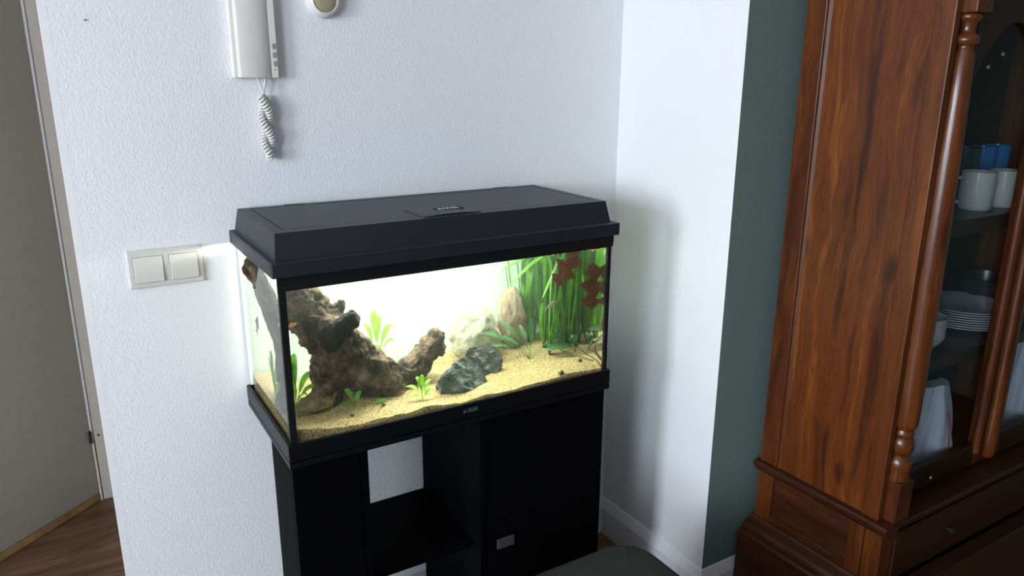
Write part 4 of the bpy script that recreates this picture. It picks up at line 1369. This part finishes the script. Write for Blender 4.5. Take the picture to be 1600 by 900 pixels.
def folded_cloth(name, label, x, y, z, w_, d_, h, seed, stripe=False):
    """slumped cloth: a heap whose sides hang in folds"""
    root = thing(name, label, 'cloth', (x, y, z))
    mb = MB()
    na, nh = 56, 16
    for j in range(nh + 1):
        t = j / nh
        for k in range(na):
            a = 2 * math.pi * k / na
            base = (1 - 0.55 * t ** 1.6)
            fold = 1 + (0.17 * math.sin(4 * a + seed + 2.2 * t) + 0.09 * math.sin(9 * a + 2 * seed - 4 * t)) * (1 - 0.4 * t)
            lean = 0.18 * t * w_
            mb.v.append(V((x + math.cos(a) * w_ * base * fold - lean * 0.4, y + math.sin(a) * d_ * base * fold, z + h * t + 0.006 * math.sin(3 * a + seed))))
    for j in range(nh):
        for k in range(na):
            k2 = (k + 1) % na
            mb.f.append((j * na + k, j * na + k2, (j + 1) * na + k2, (j + 1) * na + k))
    mb.f += [tuple(range(na - 1, -1, -1)), tuple(nh * na + k for k in range(na))]
    obj('folds', mb, 'towel', root, 0, 1.0)
    if stripe:
        pts = []
        for j in range(2, nh - 4):
            t = j / nh
            a = -1.75 + 0.5 * t
            base = (1 - 0.55 * t ** 1.6) * (1 + (0.17 * math.sin(4 * a + seed + 2.2 * t) + 0.09 * math.sin(9 * a + 2 * seed - 4 * t)) * (1 - 0.4 * t))
            pts.append((x + math.cos(a) * w_ * base - 0.072 * t * w_, y + math.sin(a) * d_ * base - 0.001, z + h * t + 0.006 * math.sin(3 * a + seed)))
        obj('stripe', MB().tube(pts, 0.0022, 6), 'towel_stripe', root, 0, 3.14)


folded_cloth('linen_cloth', 'crumpled white cloth with a red stripe behind the left glass door', 1.665, -0.722, ZL - 0.003, 0.088, 0.058, 0.235, 1.2, True)
folded_cloth('linen_cloth', 'pile of white linen behind the right glass door', 2.130, -0.722, ZL - 0.003, 0.068, 0.055, 0.330, 2.6)

# ------------------------------------------------------------------ footstool in the foreground
fs = thing('footstool', 'dark grey woven fabric footstool in the foreground before the stand', 'footstool', (0.44, -0.84, ZFL))
fx0, fx1, fy0_, fy1_ = 0.20, 0.712, -1.06, -0.590
zt = -0.055
bm = bmesh.new()
bmesh.ops.create_cube(bm, size=1.0)
for v in bm.verts:
    v.co = V(((fx0 + fx1) / 2 + v.co.x * (fx1 - fx0), (fy0_ + fy1_) / 2 + v.co.y * (fy1_ - fy0_), lerp(ZFL + 0.10, zt, v.co.z + 0.5)))
ve = [e for e in bm.edges if abs(e.verts[0].co.z - e.verts[1].co.z) > 0.1]
bmesh.ops.bevel(bm, geom=ve, offset=0.085, segments=8, profile=0.5, affect='EDGES')
te = [e for e in bm.edges if e.verts[0].co.z > zt - 1e-4 and e.verts[1].co.z > zt - 1e-4]
bmesh.ops.bevel(bm, geom=te, offset=0.022, segments=5, profile=0.5, affect='EDGES')
me = bpy.data.meshes.new('upholstery')
bm.to_mesh(me)
bm.free()
me.polygons.foreach_set('use_smooth', [True] * len(me.polygons))
me.set_sharp_from_angle(angle=0.9)
place('upholstery', me, M['fabric'], fs)
sx_, sy_ = fx1 - 0.085 + 0.085 * math.cos(0.95), fy1_ - 0.085 + 0.085 * math.sin(0.95)
obj('seam', MB().tube([(sx_ - 0.035, sy_ - 0.05, zt + 0.0004), (sx_ - 0.016, sy_ - 0.022, zt - 0.0006), (sx_ - 0.004, sy_ - 0.006, zt - 0.008), (sx_, sy_, zt - 0.024), (sx_, sy_, ZFL + 0.11)], 0.0018, 6), 'fabric', fs, 0, 3.14)
for lx, ly in ((fx0 + 0.06, fy0_ + 0.06), (fx1 - 0.06, fy0_ + 0.06), (fx0 + 0.06, fy1_ - 0.06), (fx1 - 0.06, fy1_ - 0.06)):
    obj('leg', MB().lathe([(0, ZFL), (0.014, ZFL), (0.022, ZFL + 0.10), (0, ZFL + 0.10)], (lx, ly, 0), 14), 'cable', fs, 0, 0.7)
